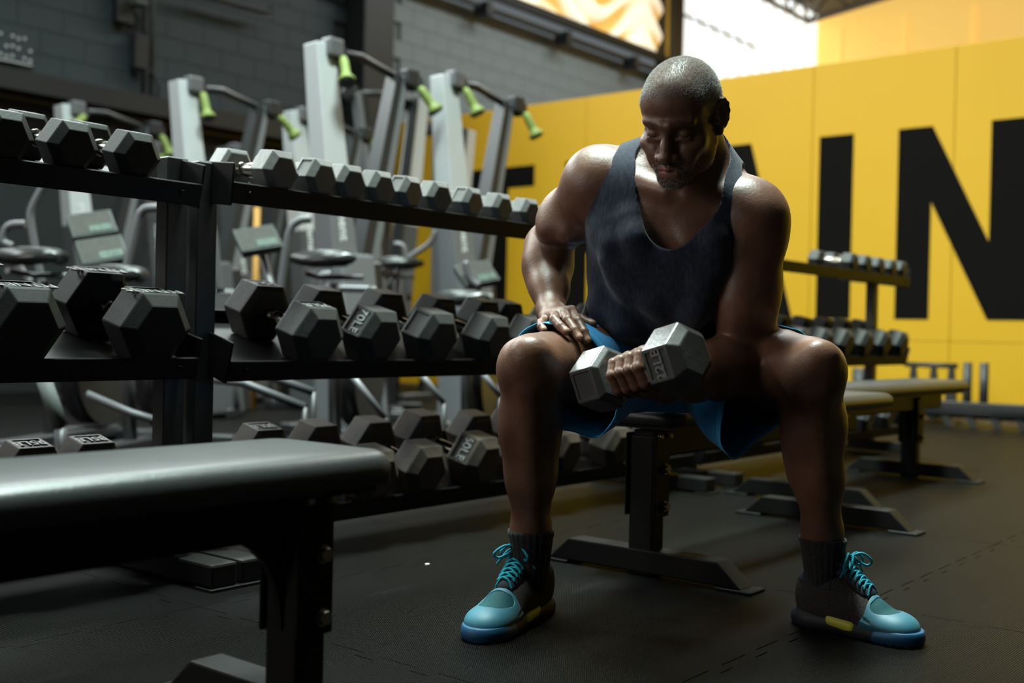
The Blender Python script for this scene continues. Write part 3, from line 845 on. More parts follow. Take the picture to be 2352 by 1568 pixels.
pos = at_d(1072, 330, 10.3); tower((pos.x, pos.y, 0), math.pi * 0.98, 'short cable tower with chrome column before the painted letter T', H=2.4, width=0.4, grips=(None, None), shroud=False)

# ------------------------------------------------------------------ bikes with consoles and grey tube frames
def console(t, c, size=0.2, rot=(R(42), R(-12), R(35))):
    Mm = Matrix.Translation(c) @ Euler(rot).to_matrix().to_4x4()
    a = MB().box((0, 0, 0), (size, size * 0.85, 0.045), Mm).build('console_body', MT['console'], t, 0.008, 2)
    MB().box((0, 0, 0.0235), (size * 0.92, size * 0.76, 0.004), Mm).build('console_face', MT['screen'], a)
    MB().box((0.03, -0.05, 0.027), (size * 0.5, size * 0.24, 0.004), Mm).build('console_display', MT['lcd'], a)
    return a

def bike(loc, rotz, label, seat_h=0.78, con=None, tubes=(), seat=True):
    t = thing('exercise_bike', label, 'exercise bike', loc, (0, 0, rotz), 'exercise bikes behind the racks')
    MB().box((0, 0.45, 0.03), (0.5, 0.07, 0.06)).box((0, -0.45, 0.03), (0.5, 0.07, 0.06)).box((0, 0, 0.05), (0.08, 0.9, 0.06)).build('base_frame', MT['mast_dark'], t, 0.01)
    MB().disc((-0.05, 0.3, 0.36), (1, 0, 0), 0.27, 0.10, 28).build('flywheel_cover', MT['mast_dark'], t)
    MB().tube([(0, -0.1, 0.06), (0, -0.18, seat_h - 0.10)], 0.03, 10).build('seat_post', MT['tube'], t)
    if seat:
        n = 9; pts = []; rad = []
        sb = MB()
        for k in range(n):
            q = k / (n - 1); pts.append((0, -0.34 + 0.30 * q, seat_h + 0.02 * math.sin(q * 3)))
        # saddle: wide at the back, narrow nose
        vs, fs = [], []
        m_ = 14
        for k in range(n):
            q = k / (n - 1)
            wv = 0.125 * (1 - q) ** 0.7 + 0.035; hz = 0.04 * (1 - 0.4 * q)
            for j in range(m_):
                a = 2 * math.pi * j / m_
                vs.append((wv * math.cos(a), pts[k][1], pts[k][2] + hz * math.sin(a)))
        for k in range(n - 1):
            for j in range(m_):
                fs.append((k * m_ + j, k * m_ + (j + 1) % m_, (k + 1) * m_ + (j + 1) % m_, (k + 1) * m_ + j))
        sb.add(vs, fs, True); sb.f.append(list(range(m_))[::-1]); sb.smooth.append(True)
        sb.f.append([(n - 1) * m_ + j for j in range(m_)]); sb.smooth.append(True)
        sb.build('saddle', MT['seat'], t)
        MB().tube([(-0.10, -0.30, seat_h - 0.06), (-0.10, -0.10, seat_h - 0.07), (0.12, -0.10, seat_h - 0.07)], 0.013, 8).build('seat_bracket', MT['tube'], t)
    for pts in tubes:
        MB().tube(pts, 0.019, 10).build('frame_tube', MT['tube'], t)
    if con:
        console(t, Vector(con))
        MB().tube([(con[0] * 0.6, con[1] + 0.05, 0.35), (con[0], con[1] + 0.03, con[2] - 0.02)], 0.022, 8).build('console_post', MT['tube'], t)
    return t

def arc(p0, c, p1, n=8):
    p0, c, p1 = Vector(p0), Vector(c), Vector(p1)
    return [p0 * (1 - t) ** 2 + c * 2 * t * (1 - t) + p1 * t * t for t in [k / n for k in range(n + 1)]]

def from_px(list_, Z, loc, rotz=0.0):
    """bike-frame tube points from photo pixels at a common depth, returned in the bike's own frame"""
    Mi = (Matrix.Translation(loc) @ Matrix.Rotation(rotz, 4, 'Z')).inverted()
    return [Mi @ at_d(x, y, Z) for x, y in list_]

def smooth_path(p, n=5):
    p = [Vector(q) for q in p]; out = []
    for i in range(len(p) - 1):
        a, b, c, d = p[max(i - 1, 0)], p[i], p[i + 1], p[min(i + 2, len(p) - 1)]
        for k in range(n):
            t = k / n
            out.append(0.5 * ((2 * b) + (c - a) * t + (2 * a - 5 * b + 4 * c - d) * t * t + (3 * b - a - 3 * c + d) * t ** 3))
    out.append(p[-1]); return out

def ground(px, Z): 
    q = at_d(px, 762, Z); return Vector((q.x, q.y, 0))

def bike_px(Z, px, seat_px, label, con_px=None, tubes=(), rotz=0.0):
    loc = ground(px, Z)
    sp = at_d(px, seat_px, Z)
    Mi = (Matrix.Translation(loc) @ Matrix.Rotation(rotz, 4, 'Z')).inverted()
    con = Mi @ at_d(con_px[0], con_px[1], Z + 0.1) if con_px else None
    tb = [smooth_path(from_px(l, Z + 0.05 * i, loc, rotz)) for i, l in enumerate(tubes)]
    return bike(loc, rotz, label, sp.z, con, tb)

bike_px(5.2, 150, 600, 'exercise bike with pale tilted console behind the big left dumbbells', (212, 520),
        [[(107, 418), (88, 448), (72, 482), (70, 510), (82, 580), (98, 660), (106, 700)],
         [(30, 566), (10, 558), (6, 545), (14, 525), (30, 516), (58, 515)],
         [(38, 578), (38, 600), (52, 625), (70, 650)]], R(-60))
bike_px(5.0, 330, 640, 'exercise bike with inverted U tube between the left rack posts', (235, 580),
        [[(278, 668), (300, 570), (316, 505), (326, 486), (345, 478), (420, 478)],
         [(470, 480), (487, 520), (497, 600), (505, 670)]], R(-60))
bike_px(5.4, 790, 605, 'exercise bike with saddle and white bracket before the beige board', (592, 553),
        [[(640, 690), (655, 580), (668, 525), (690, 506), (715, 503)],
         [(738, 665), (738, 640), (742, 632), (760, 630)],
         [(738, 662), (780, 662), (850, 664)]], R(-60))
bike_px(6.0, 1085, 690, 'exercise bike with pale console before the letter T', (1095, 632), [[(1068, 600), (1080, 640), (1100, 656)]], R(-60))
# black stationary bike silhouette before the beige board
bike_px(7.6, 905, 610, 'black exercise bike in front of the beige plywood board', None,
        [[(890, 660), (930, 600), (985, 560), (1000, 530)], [(905, 560), (930, 575), (940, 690)]], R(-40))

# floor-level tubes seen under the middle tier
def floor_frame(name, Z, paths, label, m_='mast', rad=0.03):
    loc = ground(paths[0][0][0], Z)
    t = thing(name, label, 'gym machine', loc)
    for i, l in enumerate(paths):
        pp = from_px(l, Z + 0.1 * i, loc)
        MB().tube(pp, rad, 10).build('frame_tube', MT[m_], t)
        lo_ = min(pp, key=lambda q: q.z)
        MB().tube([lo_, Vector((lo_.x, lo_.y, 0.0))], rad * 0.9, 8).build('foot', MT['mast_dark'], t)
    return t
floor_frame('rowing_rail_frame', 4.6, [[(795, 845), (885, 960)], [(955, 845), (1020, 925)], [(1098, 845), (1150, 910)]], 'slanted grey floor tubes seen under the middle tier of dumbbells', 'mast_mid', 0.013)
floor_frame('machine_base_frame', 4.3, [[(480, 870), (560, 880), (700, 935)], [(575, 850), (620, 865), (720, 900)], [(200, 905), (300, 948), (390, 975)]], 'low grey machine base tubes glimpsed under the racks', 'mast_shade', 0.016)
floor_frame('green_strut_frame', 3.9, [[(100, 870), (140, 980)]], 'pale green slanted strut under the left rack', 'console', 0.026)

# ------------------------------------------------------------------ board, pole, sled and posts along the yellow wall
q0 = at_d(850, 590, 9.9)
pb = tag(MB().box((0, 0, 0), (0.72, 0.02, 1.36)).build('plywood_board', MT['ply'], None, 0.003), 'pale beige plywood board standing behind the exercise bikes', 'board')
pb.location = (q0.x - 0.28, q0.y + 0.12, 0.681); pb.rotation_euler = (0, 0, R(-40))
q1 = at_d(590, 500, 8.0)
tag(MB().tube([(q1.x, q1.y, 0), (q1.x, q1.y, 1.42)], 0.024, 10).build('orange_pole', MT['orange']), 'orange upright pole behind the tilted console', 'pole')
q2 = at_d(1075, 560, 8.2)
tag(MB().box((0, 0, 0), (0.17, 0.06, 1.3)).build('white_panel', MT['console'], None, 0.004), 'small bright white panel beside the grey tower shroud', 'panel').location = (q2.x, q2.y, 0.65)

def sled():
    a = at_u(2115, 940, 8.35)
    t = thing('push_sled', 'black push sled with low bar handles against the yellow wall', 'sled', (8.42, a.y, 0))
    for dv in (-0.16, 0.16):
        MB().prism([(-0.30, dv - 0.03, 0.02), (-0.30, dv - 0.03, 0.08), (0.30, dv - 0.03, 0.08), (0.30, dv - 0.03, 0.02)], (0, 0.06, 0)).build('runner', MT['sled'], t, 0.005)
    for dv in (-0.16, -0.03, 0.12):
        frustum(MB(), (0.1, dv, 0.08), (0.1, dv, 0.40), 0.05, 0.035, 0.09, 0.035).build('upright', MT['sled'], t, 0.004)
    MB().tube([(0.1, -0.20, 0.40), (0.1, 0.18, 0.40)], 0.02, 10).build('handle_bar', MT['sled'], t)
    MB().box((0, 0, 0.09), (0.5, 0.4, 0.03)).build('deck', MT['sled'], t, 0.004)
    b = at_u(2275, 940, 8.3)
    t2 = thing('weight_sled', 'black sled with two upright posts lying at the right wall', 'sled', (7.95, b.y, 0))
    for dv in (-0.055, 0.055):
        MB().tube([(0, dv, 0.06), (0, dv, 0.44)], 0.03, 12).build('post', MT['sled'], t2)
    MB().box((0, 0.25, 0.14), (0.10, 1.5, 0.06)).build('cross_bar', MT['sled'], t2, 0.006)
    MB().tube([(0, -0.5, 0.10), (0, 0.55, 0.10)], 0.045, 12).build('axle', MT['sled'], t2)
    for k in range(4):
        MB().prism([(-0.03, -0.35 + k * 0.16, 0.0), (-0.03, -0.30 + k * 0.16, 0.0), (-0.03, -0.24 + k * 0.16, 0.12), (-0.03, -0.29 + k * 0.16, 0.12)], (0.06, 0, 0)).build('strut', MT['sled'], t2)
    MB().tube([(-0.06, 0.60, 0.05), (-0.06, 0.80, 0.05)], 0.025, 10).build('blue_grip', MT['blue'], t2)
sled()
kb = at_u(1942, 850, 8.5)
ps = thing('post_stand', 'two short black posts standing before the yellow wall behind the bench', 'stand', (8.4, kb.y, 0))
MB().tube([(0, 0.06, 0.02), (0, 0.06, 0.36)], 0.03, 10).build('post', MT['sled'], ps)
MB().tube([(0, -0.16, 0.02), (0, -0.16, 0.36)], 0.06, 10).build('post', MT['sled'], ps)
MB().box((0, -0.05, 0.015), (0.2, 0.5, 0.03)).build('base_plate', MT['sled'], ps)
# ------------------------------------------------------------------ smooth-blended body modelling (distance fields -> one continuous mesh)
F = np.float32
class Field:
    def __init__(s): s.p = []
    def cone(s, a, b, ra, rb, k=0.02, sub=False, tag=None):
        a = np.array(a, F); b = np.array(b, F)
        s.p.append(('c', a, b, F(ra), F(rb), F(k), sub, (a + b) / 2, float(np.linalg.norm(b - a)) / 2 + max(ra, rb), tag)); return s
    def ell(s, c, r, rot=None, k=0.02, sub=False, tag=None):
        c = np.array(c, F); r = np.array(r, F)
        s.p.append(('e', c, r, None if rot is None else np.array(rot, F), None, F(k), sub, c, float(max(r)), tag)); return s
    def chain(s, pts, rads, k=0.02, tag=None):
        for i in range(len(pts) - 1): s.cone(pts[i], pts[i + 1], rads[i], rads[i + 1], k, False, tag)
        return s
    @staticmethod
    def prim(q, X):
        if q[0] == 'c':
            _, a, b, r1, r2 = q[:5]
            ba = b - a; l2 = max(float(ba @ ba), 1e-10); il2 = 1 / l2
            rr = float(r1 - r2); a2 = l2 - rr * rr
            pa = X - a; y = pa @ ba
            if a2 <= 0:
                c, r = (a, r1) if r1 > r2 else (b, r2)
                d = X - c; return np.sqrt(np.einsum('ij,ij->i', d, d)) - r
            w = pa * l2 - np.outer(y, ba); x2 = np.einsum('ij,ij->i', w, w)
            z = y - l2; y2 = y * y * l2; z2 = z * z * l2
            k = math.copysign(1, rr) * rr * rr * x2
            mid = (np.sqrt(x2 * a2 * il2) + y * rr) * il2 - r1
            return np.where(np.sign(z) * a2 * z2 > k, np.sqrt(x2 + z2) * il2 - r2,
                            np.where(np.sign(y) * a2 * y2 < k, np.sqrt(x2 + y2) * il2 - r1, mid)).astype(F)
        _, c, r, rot = q[:4]
        d = X - c
        if rot is not None: d = d @ rot
        u = d / r; k0 = np.sqrt(np.einsum('ij,ij->i', u, u))
        w = u / r; k1 = np.sqrt(np.einsum('ij,ij->i', w, w)) + 1e-9
        return k0 * (k0 - 1) / k1
    def eval(s, X, prims=None):
        D = np.full(len(X), 1.0, F)
        for q in (s.p if prims is None else prims):
            d = s.prim(q, X); k = q[5]
            if q[6]:
                d = -d; h = np.maximum(k - np.abs(D - d), 0) / k
                D = np.maximum(D, d) + h * h * k * 0.25
            else:
                h = np.maximum(k - np.abs(D - d), 0) / k
                D = np.minimum(D, d) - h * h * k * 0.25
        return D
    def near(s, c, r):
        return [q for q in s.p if np.linalg.norm(c - q[7]) < q[8] + r + float(q[5]) + 0.012]
    def bounds(s):
        a = np.min([q[7] - q[8] for q in s.p if not q[6]], 0); b = np.max([q[7] + q[8] for q in s.p if not q[6]], 0)
        return a, b

def mesh_field(f, h, lo=None, hi=None, post=None, keep=None, n=20, off=0.0):
    """surface nets. post(X, D) -> D edits the distances (cuts, offsets); keep(X) drops cells"""
    a, b = f.bounds()
    lo = (a if lo is None else np.array(lo)) - 3 * h - abs(off); hi = (b if hi is None else np.array(hi)) + 3 * h + abs(off)
    nb = np.ceil((hi - lo) / (h * n)).astype(int)
    g = np.stack(np.meshgrid(*[np.arange(-1, n + 1)] * 3, indexing='ij'), -1).reshape(-1, 3)
    m = n + 2
    half = h * n * math.sqrt(3) / 2 + 2 * h
    DIM = (nb * n + 8).astype(np.int64)
    keys, poss, quads = [], [], []
    for bi in np.ndindex(*nb):
        o = np.array(bi) * n
        c = (lo + (o + n / 2) * h).astype(F)
        pr = f.near(c, half + off)
        if not pr: continue
        if abs(f.eval(c[None], pr)[0]) > half * 1.15 + 0.02 + off: continue
        X = (lo + (o + g) * h).astype(F)
        D = f.eval(X, pr) - F(off)
        if post is not None: D = post(X, D)
        if D.min() > 0 or D.max() < 0: continue
        D = D.reshape(m, m, m)
        S = D < 0
        # cells
        cn = m - 1
        cs = np.zeros((cn, cn, cn), np.int8)
        for dx in (0, 1):
            for dy in (0, 1):
                for dz in (0, 1): cs += S[dx:dx + cn, dy:dy + cn, dz:dz + cn]
        act = (cs > 0) & (cs < 8)
        if not act.any(): continue
        ci = np.argwhere(act)
        acc = np.zeros((len(ci), 3), np.float64); cnt = np.zeros(len(ci))
        for ax in range(3):
            o1, o2 = [q for q in range(3) if q != ax]
            for p in (0, 1):
                for q_ in (0, 1):
                    e = ci.copy(); e[:, o1] += p; e[:, o2] += q_
                    e2 = e.copy(); e2[:, ax] += 1
                    d0 = D[tuple(e.T)]; d1 = D[tuple(e2.T)]
                    x = (d0 < 0) != (d1 < 0)
                    t = np.where(x, d0 / np.where(x, d0 - d1, 1), 0)
                    pt = e.astype(np.float64); pt[:, ax] += t
                    acc += pt * x[:, None]; cnt += x
        pos = lo + (o + acc / cnt[:, None] - 1) * h
        gi = (ci - 1 + o + 4).astype(np.int64)
        key = (gi[:, 0] * DIM[1] + gi[:, 1]) * DIM[2] + gi[:, 2]
        keys.append(key); poss.append(pos)
        # quads on crossing edges
        for ax in range(3):
            o1, o2 = [(1, 2), (2, 0), (0, 1)][ax]
            sl = [slice(1, n + 1)] * 3; s2 = list(sl); s2[ax] = slice(2, n + 2)
            A, B = S[tuple(sl)], S[tuple(s2)]
            for flip in (False, True):
                E = np.argwhere((A & ~B) if not flip else (~A & B)) + 1
                if not len(E): continue
                cc = []
                for p, q_ in ((1, 1), (0, 1), (0, 0), (1, 0)):
                    w = E.copy(); w[:, o1] -= p; w[:, o2] -= q_
                    w = (w - 1 + o + 4).astype(np.int64)
                    cc.append((w[:, 0] * DIM[1] + w[:, 1]) * DIM[2] + w[:, 2])
                Q = np.stack(cc, 1)
                quads.append(Q[:, ::-1] if flip else Q)
    key = np.concatenate(keys); pos = np.concatenate(poss); Q = np.concatenate(quads)
    uk, idx = np.unique(key, return_index=True)
    V = pos[idx]
    Qi = np.searchsorted(uk, Q)
    Qi = np.clip(Qi, 0, len(uk) - 1)
    ok = (uk[Qi] == Q).all(1)
    Qi = Qi[ok]
    if keep is not None:
        kv = keep(V); Qi = Qi[kv[Qi].all(1)]
        used = np.unique(Qi); remap = np.full(len(V), -1); remap[used] = np.arange(len(used))
        V = V[used]; Qi = remap[Qi]
    return V, Qi

def np_mesh(name, V, Q, mats, smooth=True):
    me = bpy.data.meshes.new(name)
    me.vertices.add(len(V)); me.vertices.foreach_set('co', np.asarray(V, np.float32).ravel())
    k = Q.shape[1]
    me.loops.add(len(Q) * k); me.loops.foreach_set('vertex_index', Q.ravel().astype(np.int32))
    me.polygons.add(len(Q))
    me.polygons.foreach_set('loop_start', np.arange(0, len(Q) * k, k, dtype=np.int32))
    me.polygons.foreach_set('use_smooth', np.full(len(Q), smooth))
    for x in (mats if isinstance(mats, (list, tuple)) else [mats]): me.materials.append(x)
    me.update(calc_edges=True); me.validate()
    return me

def attr(me, name, vals):
    a = me.attributes.new(name, 'FLOAT', 'POINT'); a.data.foreach_set('value', np.asarray(vals, np.float32))

def rotm(rx=0, ry=0, rz=0):
    return np.array(Euler((R(rx), R(ry), R(rz))).to_matrix())

def unit(v): v = np.array(v, float); return v / np.linalg.norm(v)
# ------------------------------------------------------------------ the seated man (own frame: x right in the photo, y away, z up)
person = thing('person', 'bald grey-stubbled man in navy tank top curling a dumbbell on a bench', 'person', (0, 0, 0), (0, 0, PSI - math.pi / 2))

HIP = [P(1452, 842, 2.55), P(1632, 846, 2.52)]
KNEE = [P(1217, 838, 2.17), P(1868, 846, 2.15)]
ANK = [P(1220, 1300, 2.28), P(1893, 1302, 2.28)]
SHO = [P(1372, 418, 2.33), P(1727, 500, 2.22)]
ELB = [P(1256, 566, 2.52), P(1702, 842, 2.27)]
WRI = [P(1266, 716, 2.36), P(1530, 885, 2.125)]
PEL = P(1540, 842, 2.56)
NECK = P(1568, 395, 2.275)
HEAD = P(1564, 276, 2.13)

body = Field()
# pelvis and torso
body.ell(PEL + (0, 0.0, 0.03), (0.165, 0.125, 0.105), k=0.03)
body.ell(P(1525, 740, 2.47), (0.146, 0.112, 0.125), rotm(-20), k=0.05)
body.ell(P(1515, 640, 2.40), (0.146, 0.108, 0.125), rotm(-20), k=0.05)
body.ell(P(1530, 545, 2.345), (0.160, 0.112, 0.135), rotm(-22, 6), k=0.05)
body.ell(P(1550, 475, 2.31), (0.158, 0.098, 0.10), rotm(-15, 10), k=0.05)
# chest
body.ell(P(1452, 515, 2.275), (0.080, 0.040, 0.068), rotm(-18, 0, -14), k=0.035)
body.ell(P(1632, 540, 2.225), (0.080, 0.040, 0.068), rotm(-18, 0, 14), k=0.035)
# shoulder girdle
body.cone(SHO[0] + (0.01, 0, 0), P(1560, 440, 2.29), 0.062, 0.078, 0.04)
body.cone(SHO[1] - (0.012, 0, 0), P(1580, 450, 2.26), 0.062, 0.078, 0.04)
body.cone(P(1425, 402, 2.37), P(1575, 335, 2.28), 0.040, 0.046, 0.045)
body.cone(P(1688, 452, 2.28), P(1605, 345, 2.25), 0.040, 0.046, 0.045)
# collar bones
body.cone(P(1400, 395, 2.275), P(1530, 440, 2.195), 0.011, 0.012, 0.022)
body.cone(P(1706, 452, 2.19), P(1577, 447, 2.185), 0.011, 0.012, 0.022)
# neck
body.cone(P(1575, 400, 2.285), P(1582, 300, 2.215), 0.066, 0.060, 0.03)
body.cone(P(1552, 436, 2.20), P(1618, 318, 2.185), 0.012, 0.014, 0.02)

# legs
for i in (0, 1):
    h, kn, an = HIP[i], KNEE[i], ANK[i]
    q = 1 if i else -1
    ax = unit(kn - h)
    body.cone(h, h + (kn - h) * 0.55, 0.094, 0.083, 0.04)
    body.cone(h + (kn - h) * 0.45, kn + ax * -0.015, 0.083, 0.062, 0.04)
    body.ell(h + (kn - h) * 0.62 + np.array((q * 0.028, 0, 0.012)), (0.045, 0.12, 0.052), rotm(0, 0, math.degrees(math.atan2(ax[0], -ax[1]))), k=0.03)
    body.ell(h + (kn - h) * 0.80 + np.array((-q * 0.034, 0, 0.000)), (0.032, 0.07, 0.040), rotm(0, 0, math.degrees(math.atan2(ax[0], -ax[1]))), k=0.03)
    # knee: cap, condyles, tendon bump
    body.ell(kn + np.array((0, -0.030, 0.014)), (0.044, 0.034, 0.046), rotm(38), k=0.022)
    body.ell(kn + np.array((0, -0.040, 0.002)), (0.029, 0.022, 0.032), rotm(30), k=0.016)
    body.ell(kn + np.array((q * 0.033, 0.008, 0.0)), (0.024, 0.04, 0.04), k=0.02)
    body.ell(kn + np.array((-q * 0.033, 0.008, 0.0)), (0.024, 0.04, 0.04), k=0.02)
    # shin and calf
    d = an - kn
    body.chain([kn + (0, 0.005, -0.02), kn + d * 0.28 + np.array((0, 0.012, 0)), kn + d * 0.55 + np.array((0, 0.008, 0)), kn + d * 0.82, an], [0.055, 0.052, 0.045, 0.035, 0.036], 0.03)
    body.ell(kn + d * 0.30 + np.array((-q * 0.022, 0.035, 0)), (0.036, 0.042, 0.105), rotm(4), k=0.03)
    body.ell(kn + d * 0.28 + np.array((q * 0.022, 0.030, 0)), (0.034, 0.040, 0.095), rotm(4), k=0.03)
    body.cone(kn + np.array((0, -0.032, -0.05)), kn + d * 0.8 + np.array((-q * 0.004, -0.026, 0)), 0.014, 0.010, 0.03)
    body.ell(an + np.array((q * 0.030, 0.0, 0.0)), (0.014, 0.016, 0.02), k=0.02)

# right arm (left in the photo): hand planted on the thigh, elbow out and back
s, e, w = SHO[0], ELB[0], WRI[0]
body.ell(s + (-0.004, 0.0, -0.002), (0.062, 0.066, 0.074), rotm(0, 30), k=0.035)
body.cone(s, s + (e - s) * 0.55, 0.060, 0.053, 0.035)
body.cone(s + (e - s) * 0.45, e, 0.053, 0.043, 0.03)
body.ell(s + (e - s) * 0.55 + np.array((0.02, -0.028, 0.0)), (0.038, 0.036, 0.075), rotm(-35, 32), k=0.03)
body.ell(s + (e - s) * 0.50 + np.array((-0.022, 0.02, 0.010)), (0.038, 0.040, 0.085), rotm(-35, 32), k=0.03)
body.ell(e + (-0.004, 0.016, -0.005), (0.036, 0.032, 0.036), k=0.02)
d = w - e
body.chain([e, e + d * 0.3, e + d * 0.65, w], [0.043, 0.047, 0.037, 0.028], 0.03)
body.ell(e + d * 0.28 + np.array((-0.020, -0.008, 0)), (0.030, 0.034, 0.075), rotm(-25), k=0.025)
body.ell(e + d * 0.25 + np.array((0.020, -0.006, 0)), (0.026, 0.030, 0.065), rotm(-25), k=0.025)

# left arm (right in the photo): upper arm hangs, elbow on the inner thigh, forearm curls up and forward
s, e, w = SHO[1], ELB[1], WRI[1]
body.ell(s + (0.002, -0.004, -0.012), (0.064, 0.068, 0.086), rotm(0, -14), k=0.035)
body.cone(s, s + (e - s) * 0.5, 0.062, 0.060, 0.035)
body.cone(s + (e - s) * 0.45, e, 0.060, 0.046, 0.03)
body.ell(s + (e - s) * 0.55 + np.array((-0.018, -0.024, 0.0)), (0.042, 0.044, 0.085), rotm(4, 5), k=0.03)
body.ell(s + (e - s) * 0.50 + np.array((0.024, 0.022, 0.0)), (0.040, 0.044, 0.10), rotm(4, 5), k=0.03)
body.ell(e + (0.010, 0.022, -0.012), (0.038, 0.034, 0.038), k=0.02)
d = w - e
body.chain([e + (0, 0, -0.005), e + d * 0.3, e + d * 0.65, w], [0.047, 0.051, 0.040, 0.030], 0.03)
body.ell(e + d * 0.3 + np.array((0.0, 0.0, 0.024)), (0.07, 0.07, 0.034), k=0.03)

# ---- hands
NAILS = []
def finger(pts, r0, r1, k=0.010):
    n = len(pts)
    rr = [r0 + (r1 - r0) * i / (n - 1) for i in range(n)]
    for i in range(n - 1):
        body.cone(pts[i], pts[i + 1], rr[i], rr[i + 1], 0.0015 if i else 0.006)
    for i in range(1, n - 1):
        body.ell(pts[i], (rr[i] * 1.04,) * 3, k=0.002)

# resting hand
HL_W = WRI[0]
mcp = [P(1256, 731, 2.300), P(1275, 722, 2.287), P(1294, 717, 2.287), P(1312, 715, 2.300)]
pip = [P(1243, 741, 2.255), P(1273, 734, 2.236), P(1304, 735, 2.236), P(1328, 738, 2.25)]
dip = [P(1243, 750, 2.232), P(1287, 749, 2.215), P(1320, 758, 2.213), P(1341, 762, 2.23)]
tip = [P(1249, 757, 2.222), P(1300, 761, 2.204), P(1330, 775, 2.202), P(1349, 781, 2.222)]
rads = [0.0082, 0.0092, 0.0097, 0.0095]
for a, b_, c, d_, r in zip(mcp, pip, dip, tip, rads):
    finger([a, b_, c, d_], r * 1.14, r * 0.90)
    dirv = unit(d_ - c); up = unit(np.array((-0.1, -0.45, 0.9)) - dirv * np.dot(dirv, (-0.1, -0.45, 0.9)))
    NAILS.append((d_ + up * r * 0.62 + dirv * 0.000, dirv, up, r * 0.66))
for a in mcp:
    body.cone(HL_W + (a - HL_W) * 0.25 + np.array((0, 0, -0.004)), a + (0, 0, -0.003), 0.016, 0.0118, 0.012)
body.ell((HL_W + mcp[1] + mcp[2]) / 3 + np.array((0, 0, -0.010)), (0.034, 0.036, 0.016), rotm(-10, 8, 15), k=0.014)
body.cone(HL_W, HL_W + (mcp[1] - HL_W) * 0.3, 0.026, 0.022, 0.02)
t0, t1, t2, t3 = P(1288, 726, 2.355), P(1318, 730, 2.345), P(1340, 737, 2.325), P(1360, 744, 2.312)
finger([t0, t1, t2, t3], 0.0145, 0.0098, 0.01)
NAILS.append((t3 + np.array((0.001, -0.002, 0.0072)), unit(t3 - t2), np.array((0, -0.3, 0.95)), 0.0072))

# curling hand round the dumbbell handle
DB_L, DB_R = P(1381, 872, 2.125), P(1557, 822, 1.985)
DB_C = (DB_L + DB_R) / 2
dax = unit(DB_R - DB_L)
ef = unit(DB_C - ELB[1]); ef = unit(ef - dax * np.dot(ef, dax))
eu = np.cross(dax, ef); eu = eu if eu[2] > 0 else -eu
def onbar(off, ang, r):
    return DB_C + dax * off + (ef * math.cos(R(ang)) + eu * math.sin(R(ang))) * r
hr = 0.016
frad = [0.0088, 0.0098, 0.0102, 0.0098]
for i, off in enumerate((-0.034, -0.012, 0.011, 0.033)):
    r = frad[i]; q = hr + r * 0.95
    pts = [onbar(off, a, q + ex) for a, ex in ((-98, 0.011), (-30, 0.013), (8, 0.010), (52, 0.004), (95, 0.001), (138, 0.0))]
    pts = [onbar(off * 1.05, -98, q + 0.010), onbar(off, -5, q + 0.012), onbar(off, 75, q + 0.003), onbar(off, 135, q)]
    mids = [pts[0], onbar(off, -52, q + 0.015), pts[1], onbar(off, 36, q + 0.009), pts[2], onbar(off, 108, q + 0.001), pts[3]]
    for j in range(6):
        body.cone(mids[j], mids[j + 1], r * (1.14 - 0.045 * j), r * (1.095 - 0.045 * j), 0.002)
    body.ell(pts[1], (r * 1.14,) * 3, k=0.003)
    body.cone(WRI[1] + dax * off * 0.55, pts[0], 0.018, r * 1.25, 0.012)
body.cone(WRI[1], onbar(0, -150, 0.035), 0.029, 0.030, 0.02)
body.ell(onbar(0.0, -140, 0.036), (0.040, 0.034, 0.020), rotm(0, 10, -45), k=0.014)
th = [onbar(0.030, -170, 0.040), onbar(0.046, 165, 0.036), onbar(0.040, 105, 0.030), onbar(0.030, 62, 0.031)]
finger(th, 0.0150, 0.0105, 0.01)

